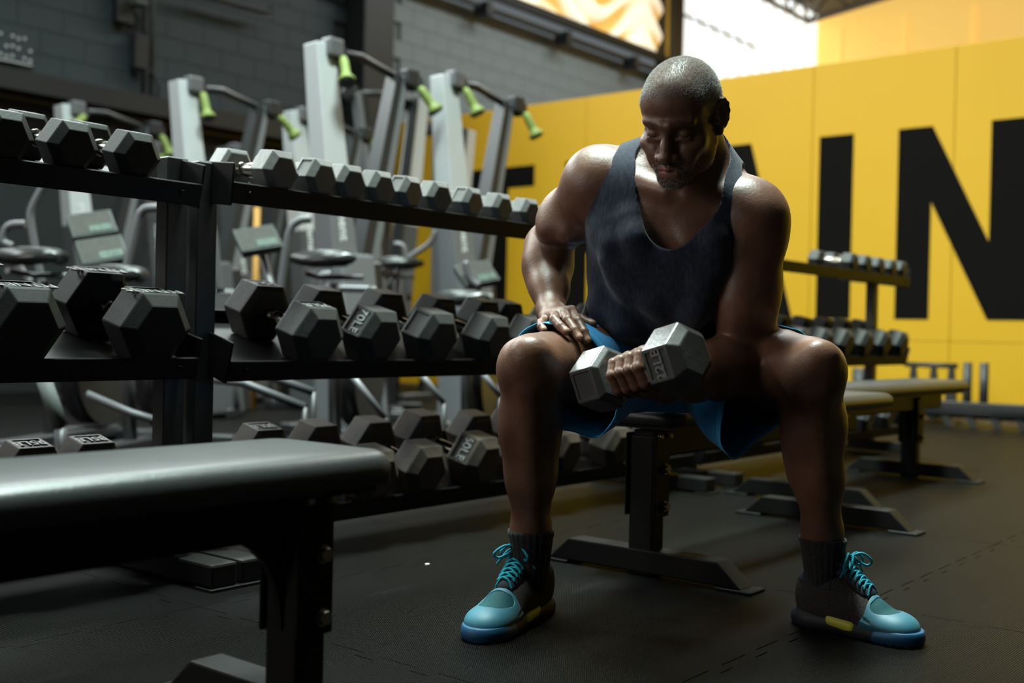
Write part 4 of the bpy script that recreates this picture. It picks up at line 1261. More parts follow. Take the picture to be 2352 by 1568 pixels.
# ---- head, in its own frame: face towards -y
HR = rotm(29, 0, 0)
HR = rotm(0, 0, -28) @ HR @ rotm(0, 4, 0)
HO = np.array(HEAD)
HS = 0.905
def hd(x, y, z): return HO + HR @ (np.array((x, y, z)) * HS)
def hell(c, r, rot=None, k=0.015, sub=False): body.ell(hd(*c), np.array(r) * HS, HR if rot is None else HR @ rot, k * HS, sub)
def hcone(a, b, ra, rb, k=0.012, sub=False): body.cone(hd(*a), hd(*b), ra * HS, rb * HS, k * HS, sub)
hell((0, 0.014, 0.046), (0.0765, 0.097, 0.078), k=0.03)
hell((0, -0.048, 0.045), (0.060, 0.040, 0.052), k=0.03)
hell((0, 0.055, 0.015), (0.064, 0.050, 0.062), k=0.03)
hell((0, -0.035, -0.028), (0.056, 0.056, 0.068), k=0.03)
for q in (-1, 1):
    hcone((q * 0.056, 0.0, -0.045), (q * 0.046, -0.022, -0.074), 0.018, 0.017, 0.025)
    hcone((q * 0.046, -0.022, -0.074), (q * 0.016, -0.076, -0.098), 0.017, 0.015, 0.025)
    hell((q * 0.047, -0.018, -0.034), (0.021, 0.045, 0.048), k=0.02)
    hell((q * 0.048, -0.062, -0.026), (0.021, 0.020, 0.015), k=0.022)
    hcone((q * 0.010, -0.094, 0.021), (q * 0.046, -0.077, 0.023), 0.0085, 0.0075, 0.014)
    hell((q * 0.0315, -0.100, 0.001), (0.0165, 0.014, 0.0105), k=0.012, sub=True)
    hell((q * 0.0315, -0.0765, -0.0010), (0.0150, 0.0128, 0.0115), k=0.007)
    hcone((q * 0.019, -0.0885, -0.0045), (q * 0.044, -0.0835, -0.0045), 0.0016, 0.0016, 0.003, True)
    hcone((q * 0.020, -0.088, -0.0105), (q * 0.043, -0.082, -0.011), 0.0035, 0.003, 0.008)
    hcone((q * 0.024, -0.094, -0.026), (q * 0.036, -0.088, -0.062), 0.0035, 0.0035, 0.014, True)
    hell((q * 0.031, -0.078, -0.050), (0.020, 0.017, 0.024), k=0.018)
hell((0, -0.080, -0.096), (0.023, 0.019, 0.018), k=0.02)
hell((0, -0.080, -0.066), (0.031, 0.023, 0.026), k=0.02)
hcone((0, -0.092, 0.012), (0, -0.105, -0.020), 0.0085, 0.0100, 0.014)
hcone((0, -0.105, -0.020), (0, -0.116, -0.040), 0.0100, 0.0130, 0.010)
for q in (-1, 1):
    hell((q * 0.0155, -0.104, -0.043), (0.0105, 0.012, 0.0095), k=0.007)
    hell((q * 0.0085, -0.110, -0.0535), (0.0048, 0.006, 0.004), k=0.004, sub=True)
hcone((-0.018, -0.0985, -0.0670), (0, -0.1055, -0.0645), 0.0045, 0.0062, 0.006)
hcone((0.018, -0.0985, -0.0670), (0, -0.1055, -0.0645), 0.0045, 0.0062, 0.006)
hcone((-0.015, -0.0980, -0.0785), (0.015, -0.0980, -0.0785), 0.0060, 0.0060, 0.006)
hell((0, -0.1000, -0.0790), (0.013, 0.0075, 0.0070), k=0.006)
hcone((-0.022, -0.1050, -0.0715), (0.022, -0.1050, -0.0715), 0.0014, 0.0014, 0.003, True)
hcone((0, -0.113, -0.0545), (0, -0.109, -0.0600), 0.002, 0.0022, 0.005, True)
# forehead creases
for z, w_ in ((0.045, 0.036), (0.056, 0.040), (0.066, 0.034)):
    for a0 in range(-4, 4):
        x0, x1 = a0 * w_ / 4, (a0 + 1) * w_ / 4
        yv = lambda x: -0.0865 + 0.30 * (z - 0.045) + x * x * 7.0
        hcone((x0, yv(x0) - 0.002, z + 0.003 * math.sin(x0 * 70)), (x1, yv(x1) - 0.002, z + 0.003 * math.sin(x1 * 70)), 0.0011, 0.0011, 0.004, True)
# ears
for q in (-1, 1):
    er = rotm(12, 0, -q * 36)
    hell((q * 0.0775, 0.020, 0.004), (0.0075, 0.0200, 0.032), er, 0.008)
    hell((q * 0.0850, 0.014, 0.006), (0.006, 0.0105, 0.019), er, 0.004, True)
    pts = []
    for k_ in range(9):
        a = R(-60 + k_ * 32)
        pts.append((q * (0.0790 + 0.003 * math.sin(a) + 0.011 * math.cos(a)), 0.021 + 0.0165 * math.cos(a), 0.006 + 0.031 * math.sin(a)))
    for k_ in range(8):
        hcone(pts[k_], pts[k_ + 1], 0.0042, 0.0042, 0.004)
    hell((q * 0.0785, 0.014, -0.027), (0.006, 0.0095, 0.010), k=0.006)
    hell((q * 0.078, -0.002, 0.000), (0.006, 0.006, 0.008), k=0.006)
for n_ in NAILS:
    pass

HC = HO + HR @ np.array((0, 0, 0.0)); 
HANDS = [(np.mean(mcp + pip + tip, 0), 0.085), (DB_C - ef * 0.01, 0.095)]
def in_head(V, m_=0.0):
    L_ = (V - HO) @ HR
    return (L_[:, 2] > -0.155 + m_) & (np.abs(L_[:, 0]) < 0.13 - m_) & (L_[:, 1] > -0.2) & (L_[:, 1] < 0.2) & (L_[:, 2] - 0.45 * L_[:, 1] > -0.150 + m_)
def in_hand(V, grow=0.0):
    k_ = np.zeros(len(V), bool)
    for c, r in HANDS: k_ |= np.linalg.norm(V - c, axis=1) < r + grow
    return k_
QL = 1.0   # 1 = final resolution
parts = []
V, Q = mesh_field(body, 0.0030 * QL, keep=lambda V: ~(in_head(V, 0.006) | in_hand(V, -0.006)))
parts.append((V, Q))
ha, hb_ = HO - 0.21, HO + 0.21
V, Q = mesh_field(body, 0.0017 * QL, ha, hb_, keep=in_head); parts.append((V, Q)); HEADV = V; HEADQ = Q
for c, r in HANDS:
    V, Q = mesh_field(body, 0.0016 * QL, c - r, c + r, keep=lambda V, c=c, r=r: np.linalg.norm(V - c, axis=1) < r); parts.append((V, Q))
off_ = 0; VV, QQ = [], []
for V, Q in parts:
    VV.append(V); QQ.append(Q + off_); off_ += len(V)
BV, BQ = np.concatenate(VV), np.concatenate(QQ)

def skin_material():
    M = bpy.data.materials.new('skin'); M.use_nodes = True
    nt = M.node_tree; b = nt.nodes['Principled BSDF']; L_ = nt.links.new
    tc = nt.nodes.new('ShaderNodeTexCoord')
    n = nt.nodes.new('ShaderNodeTexNoise'); n.inputs['Scale'].default_value = 14; n.inputs['Detail'].default_value = 7; n.inputs['Roughness'].default_value = 0.65
    L_(tc.outputs['Object'], n.inputs['Vector'])
    rp = nt.nodes.new('ShaderNodeValToRGB')
    rp.color_ramp.elements[0].position = 0.3; rp.color_ramp.elements[0].color = (0.098, 0.042, 0.025, 1)
    rp.color_ramp.elements[1].position = 0.72; rp.color_ramp.elements[1].color = (0.185, 0.086, 0.052, 1)
    L_(n.outputs['Fac'], rp.inputs['Fac'])
    col = rp.outputs['Color']
    for nm, c in (('lip', (0.26, 0.095, 0.080, 1)), ('pale', (0.42, 0.24, 0.17, 1)), ('dark', (0.030, 0.014, 0.010, 1))):
        a = nt.nodes.new('ShaderNodeAttribute'); a.attribute_name = nm
        mx = nt.nodes.new('ShaderNodeMix'); mx.data_type = 'RGBA'; mx.inputs[7].default_value = c
        L_(a.outputs['Fac'], mx.inputs[0]); L_(col, mx.inputs[6]); col = mx.outputs[2]
    L_(col, b.inputs['Base Color'])
    n2 = nt.nodes.new('ShaderNodeTexNoise'); n2.inputs['Scale'].default_value = 220; n2.inputs['Detail'].default_value = 5
    L_(tc.outputs['Object'], n2.inputs['Vector'])
    n3 = nt.nodes.new('ShaderNodeTexNoise'); n3.inputs['Scale'].default_value = 26; n3.inputs['Detail'].default_value = 3
    L_(tc.outputs['Object'], n3.inputs['Vector'])
    ad = nt.nodes.new('ShaderNodeMath'); ad.operation = 'MULTIPLY_ADD'; ad.inputs[1].default_value = 3.0
    L_(n3.outputs['Fac'], ad.inputs[0]); L_(n2.outputs['Fac'], ad.inputs[2])
    bp = nt.nodes.new('ShaderNodeBump'); bp.inputs['Strength'].default_value = 0.35; bp.inputs['Distance'].default_value = 0.0012
    L_(ad.outputs[0], bp.inputs['Height']); L_(bp.outputs['Normal'], b.inputs['Normal'])
    b.inputs['Roughness'].default_value = 0.44
    b.inputs['Specular IOR Level'].default_value = 0.5
    b.inputs['Subsurface Weight'].default_value = 0.06
    b.inputs['Subsurface Radius'].default_value = (0.008, 0.003, 0.0015)
    return M
MT['skin'] = skin_material()
bme = np_mesh('body', BV, BQ, MT['skin'])
HLc = (BV - HO) @ HR / HS
def bump(c, r): return np.clip(1.35 - np.sqrt((((HLc - np.array(c)) / np.array(r)) ** 2).sum(1)) * 1.0, 0, 1)
lip = np.maximum(bump((0, -0.105, -0.0655), (0.025, 0.012, 0.0062)), bump((0, -0.104, -0.079), (0.022, 0.012, 0.0072)))
attr(bme, 'lip', np.clip(lip * 2, 0, 1) * 0.9)
pale = np.zeros(len(BV))
for p_, dv, up, r in NAILS:
    X = BV - p_
    s_ = np.cross(dv, up)
    u1, u2, u3 = X @ dv, X @ s_, X @ up
    pale = np.maximum(pale, np.clip(2.6 - 2 * np.sqrt((u1 / (r * 1.15)) ** 2 + (u2 / r) ** 2 + (u3 / 0.006) ** 2), 0, 1))
attr(bme, 'pale', pale * 0.9)
dark = np.zeros(len(BV))
for q in (-1, 1):
    dark = np.maximum(dark, np.clip(2.0 - 1.6 * np.sqrt(((HLc[:, 0] - q * 0.0315) / 0.013) ** 2 + ((HLc[:, 1] + 0.088) / 0.012) ** 2 + ((HLc[:, 2] + 0.0045) / 0.0017) ** 2), 0, 1))
    dark = np.maximum(dark, 0.7 * np.clip(2.0 - 1.6 * np.sqrt(((HLc[:, 0] - q * 0.0085) / 0.006) ** 2 + ((HLc[:, 1] + 0.110) / 0.009) ** 2 + ((HLc[:, 2] + 0.0535) / 0.004) ** 2), 0, 1))
attr(bme, 'dark', dark)
link('body', bme, person)
# ------------------------------------------------------------------ clothes
def field_hit(f, px, py, z0=1.7, z1=3.0, off=0.0):
    """first point of a field's surface along a sight line, in the sitter's frame"""
    a, b = P(px, py, z0), P(px, py, z1)
    t = np.linspace(0, 1, 600)[:, None]
    X = (a + (b - a) * t).astype(F)
    D = f.eval(X) - off
    i = np.argmax(D < 0)
    return X[i].astype(float)

torso = Field()
for q in body.p[:20]: torso.p.append(q)            # pelvis, torso, chest, girdle (legs and arms left out)
shirt = Field()
for q in body.p[:11]: shirt.p.append(q)            # up to the shoulder slopes and collar bones
shirt.ell(P(1590, 560, 2.31), (0.135, 0.105, 0.16), rotm(-20, 8), k=0.04)
shirt.ell(P(1492, 775, 2.44), (0.150, 0.118, 0.10), rotm(-18), k=0.05)
shirt.ell(P(1600, 760, 2.42), (0.110, 0.118, 0.12), rotm(-18), k=0.05)
shirt.ell(P(1520, 800, 2.40), (0.135, 0.08, 0.06), rotm(-10), k=0.04)
# soft folds running down from the chest to the right hip
def fold(p, q, r=0.010, k=0.03, up=0.002):
    a = field_hit(shirt, *p); b = field_hit(shirt, *q); m_ = (a + b) / 2
    c = field_hit(shirt, (p[0] + q[0]) / 2, (p[1] + q[1]) / 2)
    n = np.array((0, -1, 0)) * up
    shirt.cone(a - n * 3, c + n, r * 0.7, r, k); shirt.cone(c + n, b - n * 2, r, r * 0.8, k)
FOLDS = [((1408, 560), (1440, 700)), ((1400, 600), (1500, 745)), ((1395, 660), (1470, 790)), ((1440, 610), (1560, 770)), ((1625, 560), (1600, 720)),
         ((1372, 640), (1395, 760)), ((1640, 620), (1560, 800)), ((1450, 500), (1470, 590)), ((1640, 500), (1650, 600)), ((1375, 700), (1500, 815))]
for p, q in FOLDS: fold(p, q, 0.009 + 0.003 * random.random())
cuts = Field()
n0, n1 = field_hit(torso, 1566, 440), field_hit(torso, 1543, 517)
scoop = Field()
scoop.cone(P(1566, 372, 2.24), n0 + (-0.004, 0.01, 0), 0.092, 0.082, 0.001)
scoop.cone(n0 + (-0.004, 0.01, 0), n1 + (0, 0.0, 0.006), 0.082, 0.054, 0.001)
scoop.cone(P(1566, 372, 2.24), P(1580, 300, 2.18), 0.088, 0.098, 0.001)
arm_r = Field()
arm_r.cone(P(1772, 506, 2.22), P(1752, 610, 2.24), 0.056, 0.064, 0.001)
arm_r.cone(P(1745, 600, 2.24), P(1740, 800, 2.27), 0.064, 0.06, 0.001)
arm_r.cone(P(1750, 494, 2.22), P(1850, 430, 2.22), 0.060, 0.13, 0.001)
pl0 = P(1382, 425, 2.3); pln = unit((-0.92, 0.10, 0.39))
hem0 = P(1500, 800, 2.45); hemn = unit((-0.10, -0.25, -1.0))
hem0 = P(1480, 812, 2.40); 
def shirt_post(X, D):
    # openings
    D = np.maximum(D, -scoop.eval(X)); D = np.maximum(D, -arm_r.eval(X))
    D = np.maximum(D, (X - pl0.astype(F)) @ pln.astype(F))
    D = np.maximum(D, (X - hem0.astype(F)) @ hemn.astype(F))
    return D
V, Q = mesh_field(shirt, 0.0027 * QL, post=shirt_post, off=0.0075)
def cloth_mat(name, c1, c2, scale, rough=0.85, bump=0.5, sheen=0.25, aniso=None):
    M = mat(name, c1, rough, 0, 0.25, sheen=sheen)
    nt = M.node_tree; b = nt.nodes['Principled BSDF']
    tc = nt.nodes.new('ShaderNodeTexCoord'); n = nt.nodes.new('ShaderNodeTexNoise'); n.inputs['Scale'].default_value = scale; n.inputs['Detail'].default_value = 6
    mp = nt.nodes.new('ShaderNodeMapping')
    if aniso: mp.inputs['Scale'].default_value = aniso
    nt.links.new(tc.outputs['Object'], mp.inputs['Vector']); nt.links.new(mp.outputs['Vector'], n.inputs['Vector'])
    rp = nt.nodes.new('ShaderNodeValToRGB')
    rp.color_ramp.elements[0].position = 0.36; rp.color_ramp.elements[0].color = (*c1, 1)
    rp.color_ramp.elements[1].position = 0.68; rp.color_ramp.elements[1].color = (*c2, 1)
    nt.links.new(n.outputs['Fac'], rp.inputs['Fac']); nt.links.new(rp.outputs['Color'], b.inputs['Base Color'])
    bp = nt.nodes.new('ShaderNodeBump'); bp.inputs['Strength'].default_value = bump; bp.inputs['Distance'].default_value = 0.0015
    nt.links.new(n.outputs['Fac'], bp.inputs['Height']); nt.links.new(bp.outputs['Normal'], b.inputs['Normal'])
    return M
MT['tank'] = cloth_mat('navy_melange', (0.009, 0.012, 0.023), (0.021, 0.027, 0.047), 160, 0.9, 0.5, 0.15, (1, 1, 0.35))
MT['short'] = cloth_mat('blue_shorts', (0.014, 0.22, 0.52), (0.02, 0.27, 0.60), 120, 0.6, 0.2, 0.15)
MT['short_trim'] = cloth_mat('blue_hem', (0.03, 0.33, 0.66), (0.04, 0.38, 0.72), 120, 0.6, 0.2, 0.15)
tk = link('tank_top', np_mesh('tank_top', V, Q, MT['tank']), person)
tk['label'] = 'navy melange tank top with deep scooped neck'

# ---- shorts: two flared leg tubes over the thighs and a seat
def leg_loft(i):
    h, kn = HIP[i], KNEE[i]
    ax = unit(kn - h); Lg = np.linalg.norm(kn - h)
    up = unit(np.array((0, 0, 1)) - ax * ax[2]); sd = np.cross(ax, up)      # sd: to the left of travel
    if sd[0] < 0: sd = -sd
    inner = 1 if i == 0 else -1                                            # +sd is towards the photo's right
    vs = []; nphi, nt_ = 72, 26
    for a in range(nt_ + 1):
        t = a / nt_
        for b in range(nphi):
            ph = 2 * math.pi * b / nphi
            c_, s_ = math.cos(ph), math.sin(ph)
            T0 = 0.02
            bot = max(0, -s_)
            ins = max(0, c_ * inner)
            T1 = (0.86 if i == 0 else 0.70) + (-0.16 if i == 0 else 0.16 * bot) * ins - 0.05 * bot
            T = T0 + (T1 - T0) * t
            rt = 0.102 - 0.021 * T
            rx = rt + 0.002
            g_ = max(0.0, math.cos(ph - math.atan2(-0.80, 0.60 * inner)))
            D_ = (0.075 if i == 0 else 0.125) * t ** (1.5 if i == 0 else 0.9) * g_ ** 2.2
            droop = 0.004 * bot; lat = 0.0
            rip = 0.004 * t * math.sin(ph * 9 + 5 * t + i) * (0.3 + bot) + 0.0025 * math.sin(ph * 5 - 9 * t)
            p = h + (sd * inner * 0.62 - up * 0.78) * D_ + ax * (T * Lg) + sd * c_ * (rx + lat + rip * 0.6) + up * s_ * (rt + droop + rip)
            vs.append(p)
    fs = [(a * nphi + b, a * nphi + (b + 1) % nphi, (a + 1) * nphi + (b + 1) % nphi, (a + 1) * nphi + b) for a in range(nt_) for b in range(nphi)]
    return vs, fs, nphi, nt_
sv, sf = [], []; trimf = []
for i in (0, 1):
    vs, fs, nphi, nt_ = leg_loft(i)
    o_ = len(sv)
    sv += list(vs); sf += [tuple(q + o_ for q in f) for f in fs]
    trimf += [False] * (nphi * (nt_ - 2)) + [True] * (nphi * 2)
sh_me = bpy.data.meshes.new('shorts'); sh_me.from_pydata([tuple(p) for p in sv], [], sf)
sh_me.materials.append(MT['short']); sh_me.materials.append(MT['short_trim'])
sh_me.polygons.foreach_set('use_smooth', [True] * len(sf)); sh_me.polygons.foreach_set('material_index', [int(x) for x in trimf])
sho = link('shorts', sh_me, person); sho['label'] = 'loose bright blue training shorts'
md = sho.modifiers.new('thick', 'SOLIDIFY'); md.thickness = 0.002; md.offset = 0
seat = Field()
for q in body.p[:1]: seat.p.append(q)
seat.cone(HIP[0], HIP[0] + (KNEE[0] - HIP[0]) * 0.18, 0.096, 0.094, 0.05); seat.cone(HIP[1], HIP[1] + (KNEE[1] - HIP[1]) * 0.18, 0.096, 0.094, 0.05)
seat.cone(HIP[0] + (0, -0.03, -0.02), HIP[1] + (0, -0.03, -0.02), 0.075, 0.075, 0.05)
wz = P(1500, 800, 2.5)
V, Q = mesh_field(seat, 0.005 * QL, off=0.008, post=lambda X, D: np.maximum(np.maximum(D, X[:, 2] - F(PEL[2] + 0.085)), F(0.412) - X[:, 2]))
link('seat_panel', np_mesh('seat_panel', V, Q, MT['short']), sho)
# pale strip of the shorts' waistband peeking out beside the wrist
a = P(1338, 760, 2.45); b = P(1352, 725, 2.47)

# ---- socks
MT['sock'] = cloth_mat('charcoal_rib_sock', (0.018, 0.017, 0.017), (0.032, 0.031, 0.030), 90, 0.95, 0.4, 0.1)
for i in (0, 1):
    kn, an = KNEE[i], ANK[i]
    d = an - kn
    ztop = P(1205, 1216, 2.26)[2] if i == 0 else P(1895, 1234, 2.26)[2]
    t0 = (ztop - kn[2]) / d[2]
    base = kn + d * t0; low = an + np.array((0, 0.0, -0.05))
    n, m_ = 24, 88; vs, fs = [], []
    cf_l = [kn + d * 0.82, an]
    for a in range(n + 1):
        t = a / n
        c = base + (low - base) * t
        rr = 0.0455 - 0.0145 * t ** 1.1 + (0.0012 if a in (1, 2) else 0)
        for b in range(m_):
            ph = 2 * math.pi * b / m_
            rib = 0.0007 * (1 if (b % 4) < 2 else -1)
            vs.append(c + np.array((math.cos(ph) * (rr + rib), math.sin(ph) * (rr + 0.004 + rib), 0)))
    fs = [(a * m_ + b, a * m_ + (b + 1) % m_, (a + 1) * m_ + (b + 1) % m_, (a + 1) * m_ + b) for a in range(n) for b in range(m_)]
    me = bpy.data.meshes.new('sock'); me.from_pydata([tuple(v) for v in vs], [], fs); me.materials.append(MT['sock'])
    me.polygons.foreach_set('use_smooth', [True] * len(fs))
    so = link('sock', me, person)
    md = so.modifiers.new('thick', 'SOLIDIFY'); md.thickness = 0.0025; md.offset = 1

# ---- shoes (own frame: toe towards -y, sole on z=0)
MT['upper'] = cloth_mat('shoe_mesh_dark', (0.020, 0.017, 0.016), (0.060, 0.050, 0.044), 420, 0.85, 0.6, 0.0)
MT['collar'] = mat('shoe_collar', (0.010, 0.013, 0.024), 0.8)
MT['toe'] = mat('toe_cap_light_blue', (0.028, 0.130, 0.185), 0.55, noise=(30, 0.4, (0.034, 0.148, 0.205)))
MT['toe_window'] = cloth_mat('toe_window_teal', (0.004, 0.05, 0.06), (0.007, 0.07, 0.08), 500, 0.7, 0.5, 0.0)
MT['bumper'] = mat('toe_bumper_blue', (0.003, 0.055, 0.125), 0.55)
MT['sole'] = mat('outsole_navy', (0.010, 0.012, 0.020), 0.6)
MT['insert'] = mat('yellow_arch_insert', (0.62, 0.58, 0.06), 0.5)
MT['lace'] = cloth_mat('teal_laces', (0.0, 0.16, 0.22), (0.01, 0.30, 0.38), 300, 0.7, 0.6, 0.0)
up_ = Field()
up_.ell((0, 0.098, 0.055), (0.034, 0.040, 0.058), k=0.03)
up_.ell((0, 0.070, 0.078), (0.040, 0.056, 0.056), rotm(-12), k=0.03)
up_.ell((0, 0.010, 0.045), (0.040, 0.080, 0.048), k=0.03)
up_.cone((0, 0.034, 0.088), (0, -0.060, 0.050), 0.028, 0.023, 0.03)
up_.ell((0.003, -0.082, 0.032), (0.046, 0.068, 0.029), rotm(4), k=0.025)
up_.ell((0.002, -0.122, 0.027), (0.036, 0.032, 0.021), k=0.025)
sole = Field()
for c, r in (((0, 0.100, 0.014), (0.039, 0.052, 0.03)), ((0, 0.02, 0.016), (0.038, 0.10, 0.028)), ((0.003, -0.085, 0.014), (0.0495, 0.076, 0.03)), ((0.002, -0.128, 0.016), (0.036, 0.038, 0.028))):
    sole.ell(c, r, k=0.03)
def cut_between(lo_z, hi_z, y0=None, y1=None, extra=None):
    def f(X, D):
        D = np.maximum(D, F(lo_z) - X[:, 2]); D = np.maximum(D, X[:, 2] - F(hi_z))
        if y0 is not None: D = np.maximum(D, F(y0) - X[:, 1])
        if y1 is not None: D = np.maximum(D, X[:, 1] - F(y1))
        return extra(X, D) if extra else D
    return f
hole = Field(); hole.cone((0, 0.075, 0.14), (0, 0.066, 0.088), 0.034, 0.028, 0.001); hole.cone((0, 0.045, 0.135), (0, 0.035, 0.098), 0.03, 0.018, 0.01)
hs = 0.0019 * QL
sh_parts = []
def addp(nm, V, Q, m_): sh_parts.append((nm, np_mesh(nm, V, Q, MT[m_])))
V, Q = mesh_field(up_, hs, post=lambda X, D: np.maximum(np.maximum(D, F(0.016) - X[:, 2]), -hole.eval(X))); addp('upper', V, Q, 'upper')
# tread teeth under the sole
def teeth(X, D):
    D = np.maximum(D, F(0.0) - X[:, 2]); 
    saw = 0.0045 * (np.abs(((X[:, 1] * 62) % 1.0) - 0.5) * 2)
    return np.maximum(D, saw.astype(F) * (X[:, 1] < -0.06) - X[:, 2])
V, Q = mesh_field(sole, hs, post=lambda X, D: teeth(X, np.maximum(np.maximum(D, X[:, 2] - F(0.030) - 0.10 * np.maximum(X[:, 1] - 0.02, 0) * 1.0), F(-0.088) - X[:, 1] + 0.0))); addp('outsole', V, Q, 'sole')
V, Q = mesh_field(sole, hs, post=lambda X, D: teeth(X, np.maximum(np.maximum(D, X[:, 2] - F(0.029)), X[:, 1] - F(-0.080) + 0.25 * (X[:, 2] - 0.015))), off=0.0015); addp('toe_bumper', V, Q, 'bumper')
win = Field(); win.ell((0.003, -0.090, 0.066), (0.031, 0.028, 0.03), k=0.001); win.cone((0.026, -0.078, 0.066), (-0.020, -0.078, 0.066), 0.016, 0.016, 0.01)
win2 = Field()
for q in (-1, 1): win2.cone((q * 0.054, -0.036, 0.052), (q * 0.054, -0.072, 0.040), 0.015, 0.010, 0.004)
def capcut(X, D):
    D = np.maximum(D, X[:, 1] - F(-0.056) - 0.7 * np.maximum(0.052 - X[:, 2], 0) * 0.9 + 0.0)
    D = np.maximum(D, F(0.020) - X[:, 2])
    return np.maximum(np.maximum(D, -win.eval(X)), -win2.eval(X))
V, Q = mesh_field(up_, 0.0015 * QL, post=capcut, off=0.0022); addp('toe_cap', V, Q, 'toe')
V, Q = mesh_field(up_, hs, post=lambda X, D: np.maximum(np.maximum(D, X[:, 1] - F(-0.055)), F(0.03) - X[:, 2]), off=0.0008); addp('toe_mesh', V, Q, 'toe_window')
V, Q = mesh_field(up_, hs, post=lambda X, D: np.maximum(np.maximum(np.maximum(D, F(0.088) + 0.25 * np.abs(X[:, 1] - 0.055) * np.sign(X[:, 1] - 0.055) * 0.4 - X[:, 2]), F(0.03) - X[:, 1]), -hole.eval(X)), off=0.0012); addp('collar', V, Q, 'collar')
tong = Field(); tong.cone((0, -0.035, 0.080), (0, 0.030, 0.122), 0.024, 0.026, 0.01); tong.cone((0, 0.030, 0.122), (0, 0.040, 0.152), 0.026, 0.022, 0.01)
tcut = Field(); tcut.cone((0, -0.035, 0.066), (0, 0.044, 0.112), 0.028, 0.032, 0.001); tcut.cone((0, 0.042, 0.110), (0, 0.058, 0.17), 0.032, 0.030, 0.001)
V, Q = mesh_field(tong, hs, post=lambda X, D: np.maximum(D, -tcut.eval(X))); addp('tongue', V, Q, 'collar')
ins = Field(); ins.cone((-0.030, 0.030, 0.026), (-0.030, -0.022, 0.020), 0.013, 0.013, 0.004)
V, Q = mesh_field(ins, 0.0015 * QL, post=lambda X, D: np.maximum(np.maximum(np.maximum(D, F(0.014) - X[:, 2] - 0.15 * (X[:, 1] + 0.03)), X[:, 2] - F(0.034)), -(0.0012 * np.sign(np.sin(X[:, 1] * 420)) * (X[:, 2] < 0.022) + 0.0440 + X[:, 0]))); addp('arch_insert', V, Q, 'insert')
# laces: rows across the instep, then a bow
lb = MB()
def on_up(x, y, lift=0.003):
    z = np.linspace(0.16, 0.03, 400); X = np.stack([np.full(400, x), np.full(400, y), z], 1).astype(F)
    d = np.minimum(up_.eval(X), np.maximum(tong.eval(X), -tcut.eval(X))); i = int(np.argmax(d < 0))
    return Vector((x, y, float(z[i]) + lift))
rows_ = [(-0.052, 0.018), (-0.042, 0.019), (-0.031, 0.020), (-0.020, 0.021), (-0.009, 0.022), (0.004, 0.023)]
for j, (y, w_) in enumerate(rows_):
    for e in (-1, 1):
        pts = [on_up(e * w_ * q, y + 0.013 * (0.5 - q * 0.5) * (1 if e > 0 else 0.6), 0.0035) for q in (-1.0, -0.5, 0, 0.5, 1.0)]
        lb.tube(smooth_path(pts, 4), 0.0026, 7)
knot = on_up(0, 0.008, 0.010)
lb.tube([knot + Vector((-0.006, 0, 0)), knot, knot + Vector((0.006, 0, 0))], [0.005, 0.007, 0.005], 9)
for e, L1, dy in ((-1, 0.036, -0.018), (1, 0.036, -0.022), (-1, 0.028, 0.004), (1, 0.030, -0.004)):
    p = [knot, knot + Vector((e * L1 * 0.45, dy * 0.6 - 0.008, 0.010)), knot + Vector((e * L1, dy - 0.012, -0.006)), knot + Vector((e * L1 * 0.8, dy - 0.004, -0.016)), knot + Vector((e * L1 * 0.3, dy * 0.4, -0.004)), knot]
    lb.tube(smooth_path(p, 6), 0.0028, 7)
for e in (-1, 1):
    p = [knot, knot + Vector((e * 0.018, -0.004, -0.002)), knot + Vector((e * 0.034, -0.008, -0.022)), knot + Vector((e * 0.044, -0.006, -0.034))]
    lb.tube(smooth_path(p, 5), 0.0024, 7)
lace_me = lb.mesh('lace', MT['lace'])
def shoe(heel, toe, mirror, label):
    h, t = np.array(heel), np.array(toe)
    d = t - h; L0 = math.hypot(d[0], d[1])
    e = bpy.data.objects.new('shoe', None); COL.objects.link(e); e.parent = person; e.empty_display_size = 0.05
    e['label'] = label
    e.location = ((h[0] + t[0]) / 2, (h[1] + t[1]) / 2, 0.0)
    e.rotation_euler = (0, 0, math.atan2(d[0], -d[1]))
    k = L0 / 0.300
    for nm, me in sh_parts + [('lace', lace_me)]:
        if mirror:
            me = me.copy(); me.transform(Matrix.Scale(-1, 4, (1, 0, 0))); me.flip_normals()
        o = link(nm, me, e); o.location = (0, 0.007, 0); o.scale = (0.98, k, 0.97)
    return e
shoe((0.080, 2.375, 0), (-0.052, 2.105, 0), True, 'turquoise and black training shoe on the foot at left, toe to the camera')
shoe((0.598, 2.325, 0), (0.778, 2.140, 0), False, 'turquoise and black training shoe on the foot at right, toe pointing right')
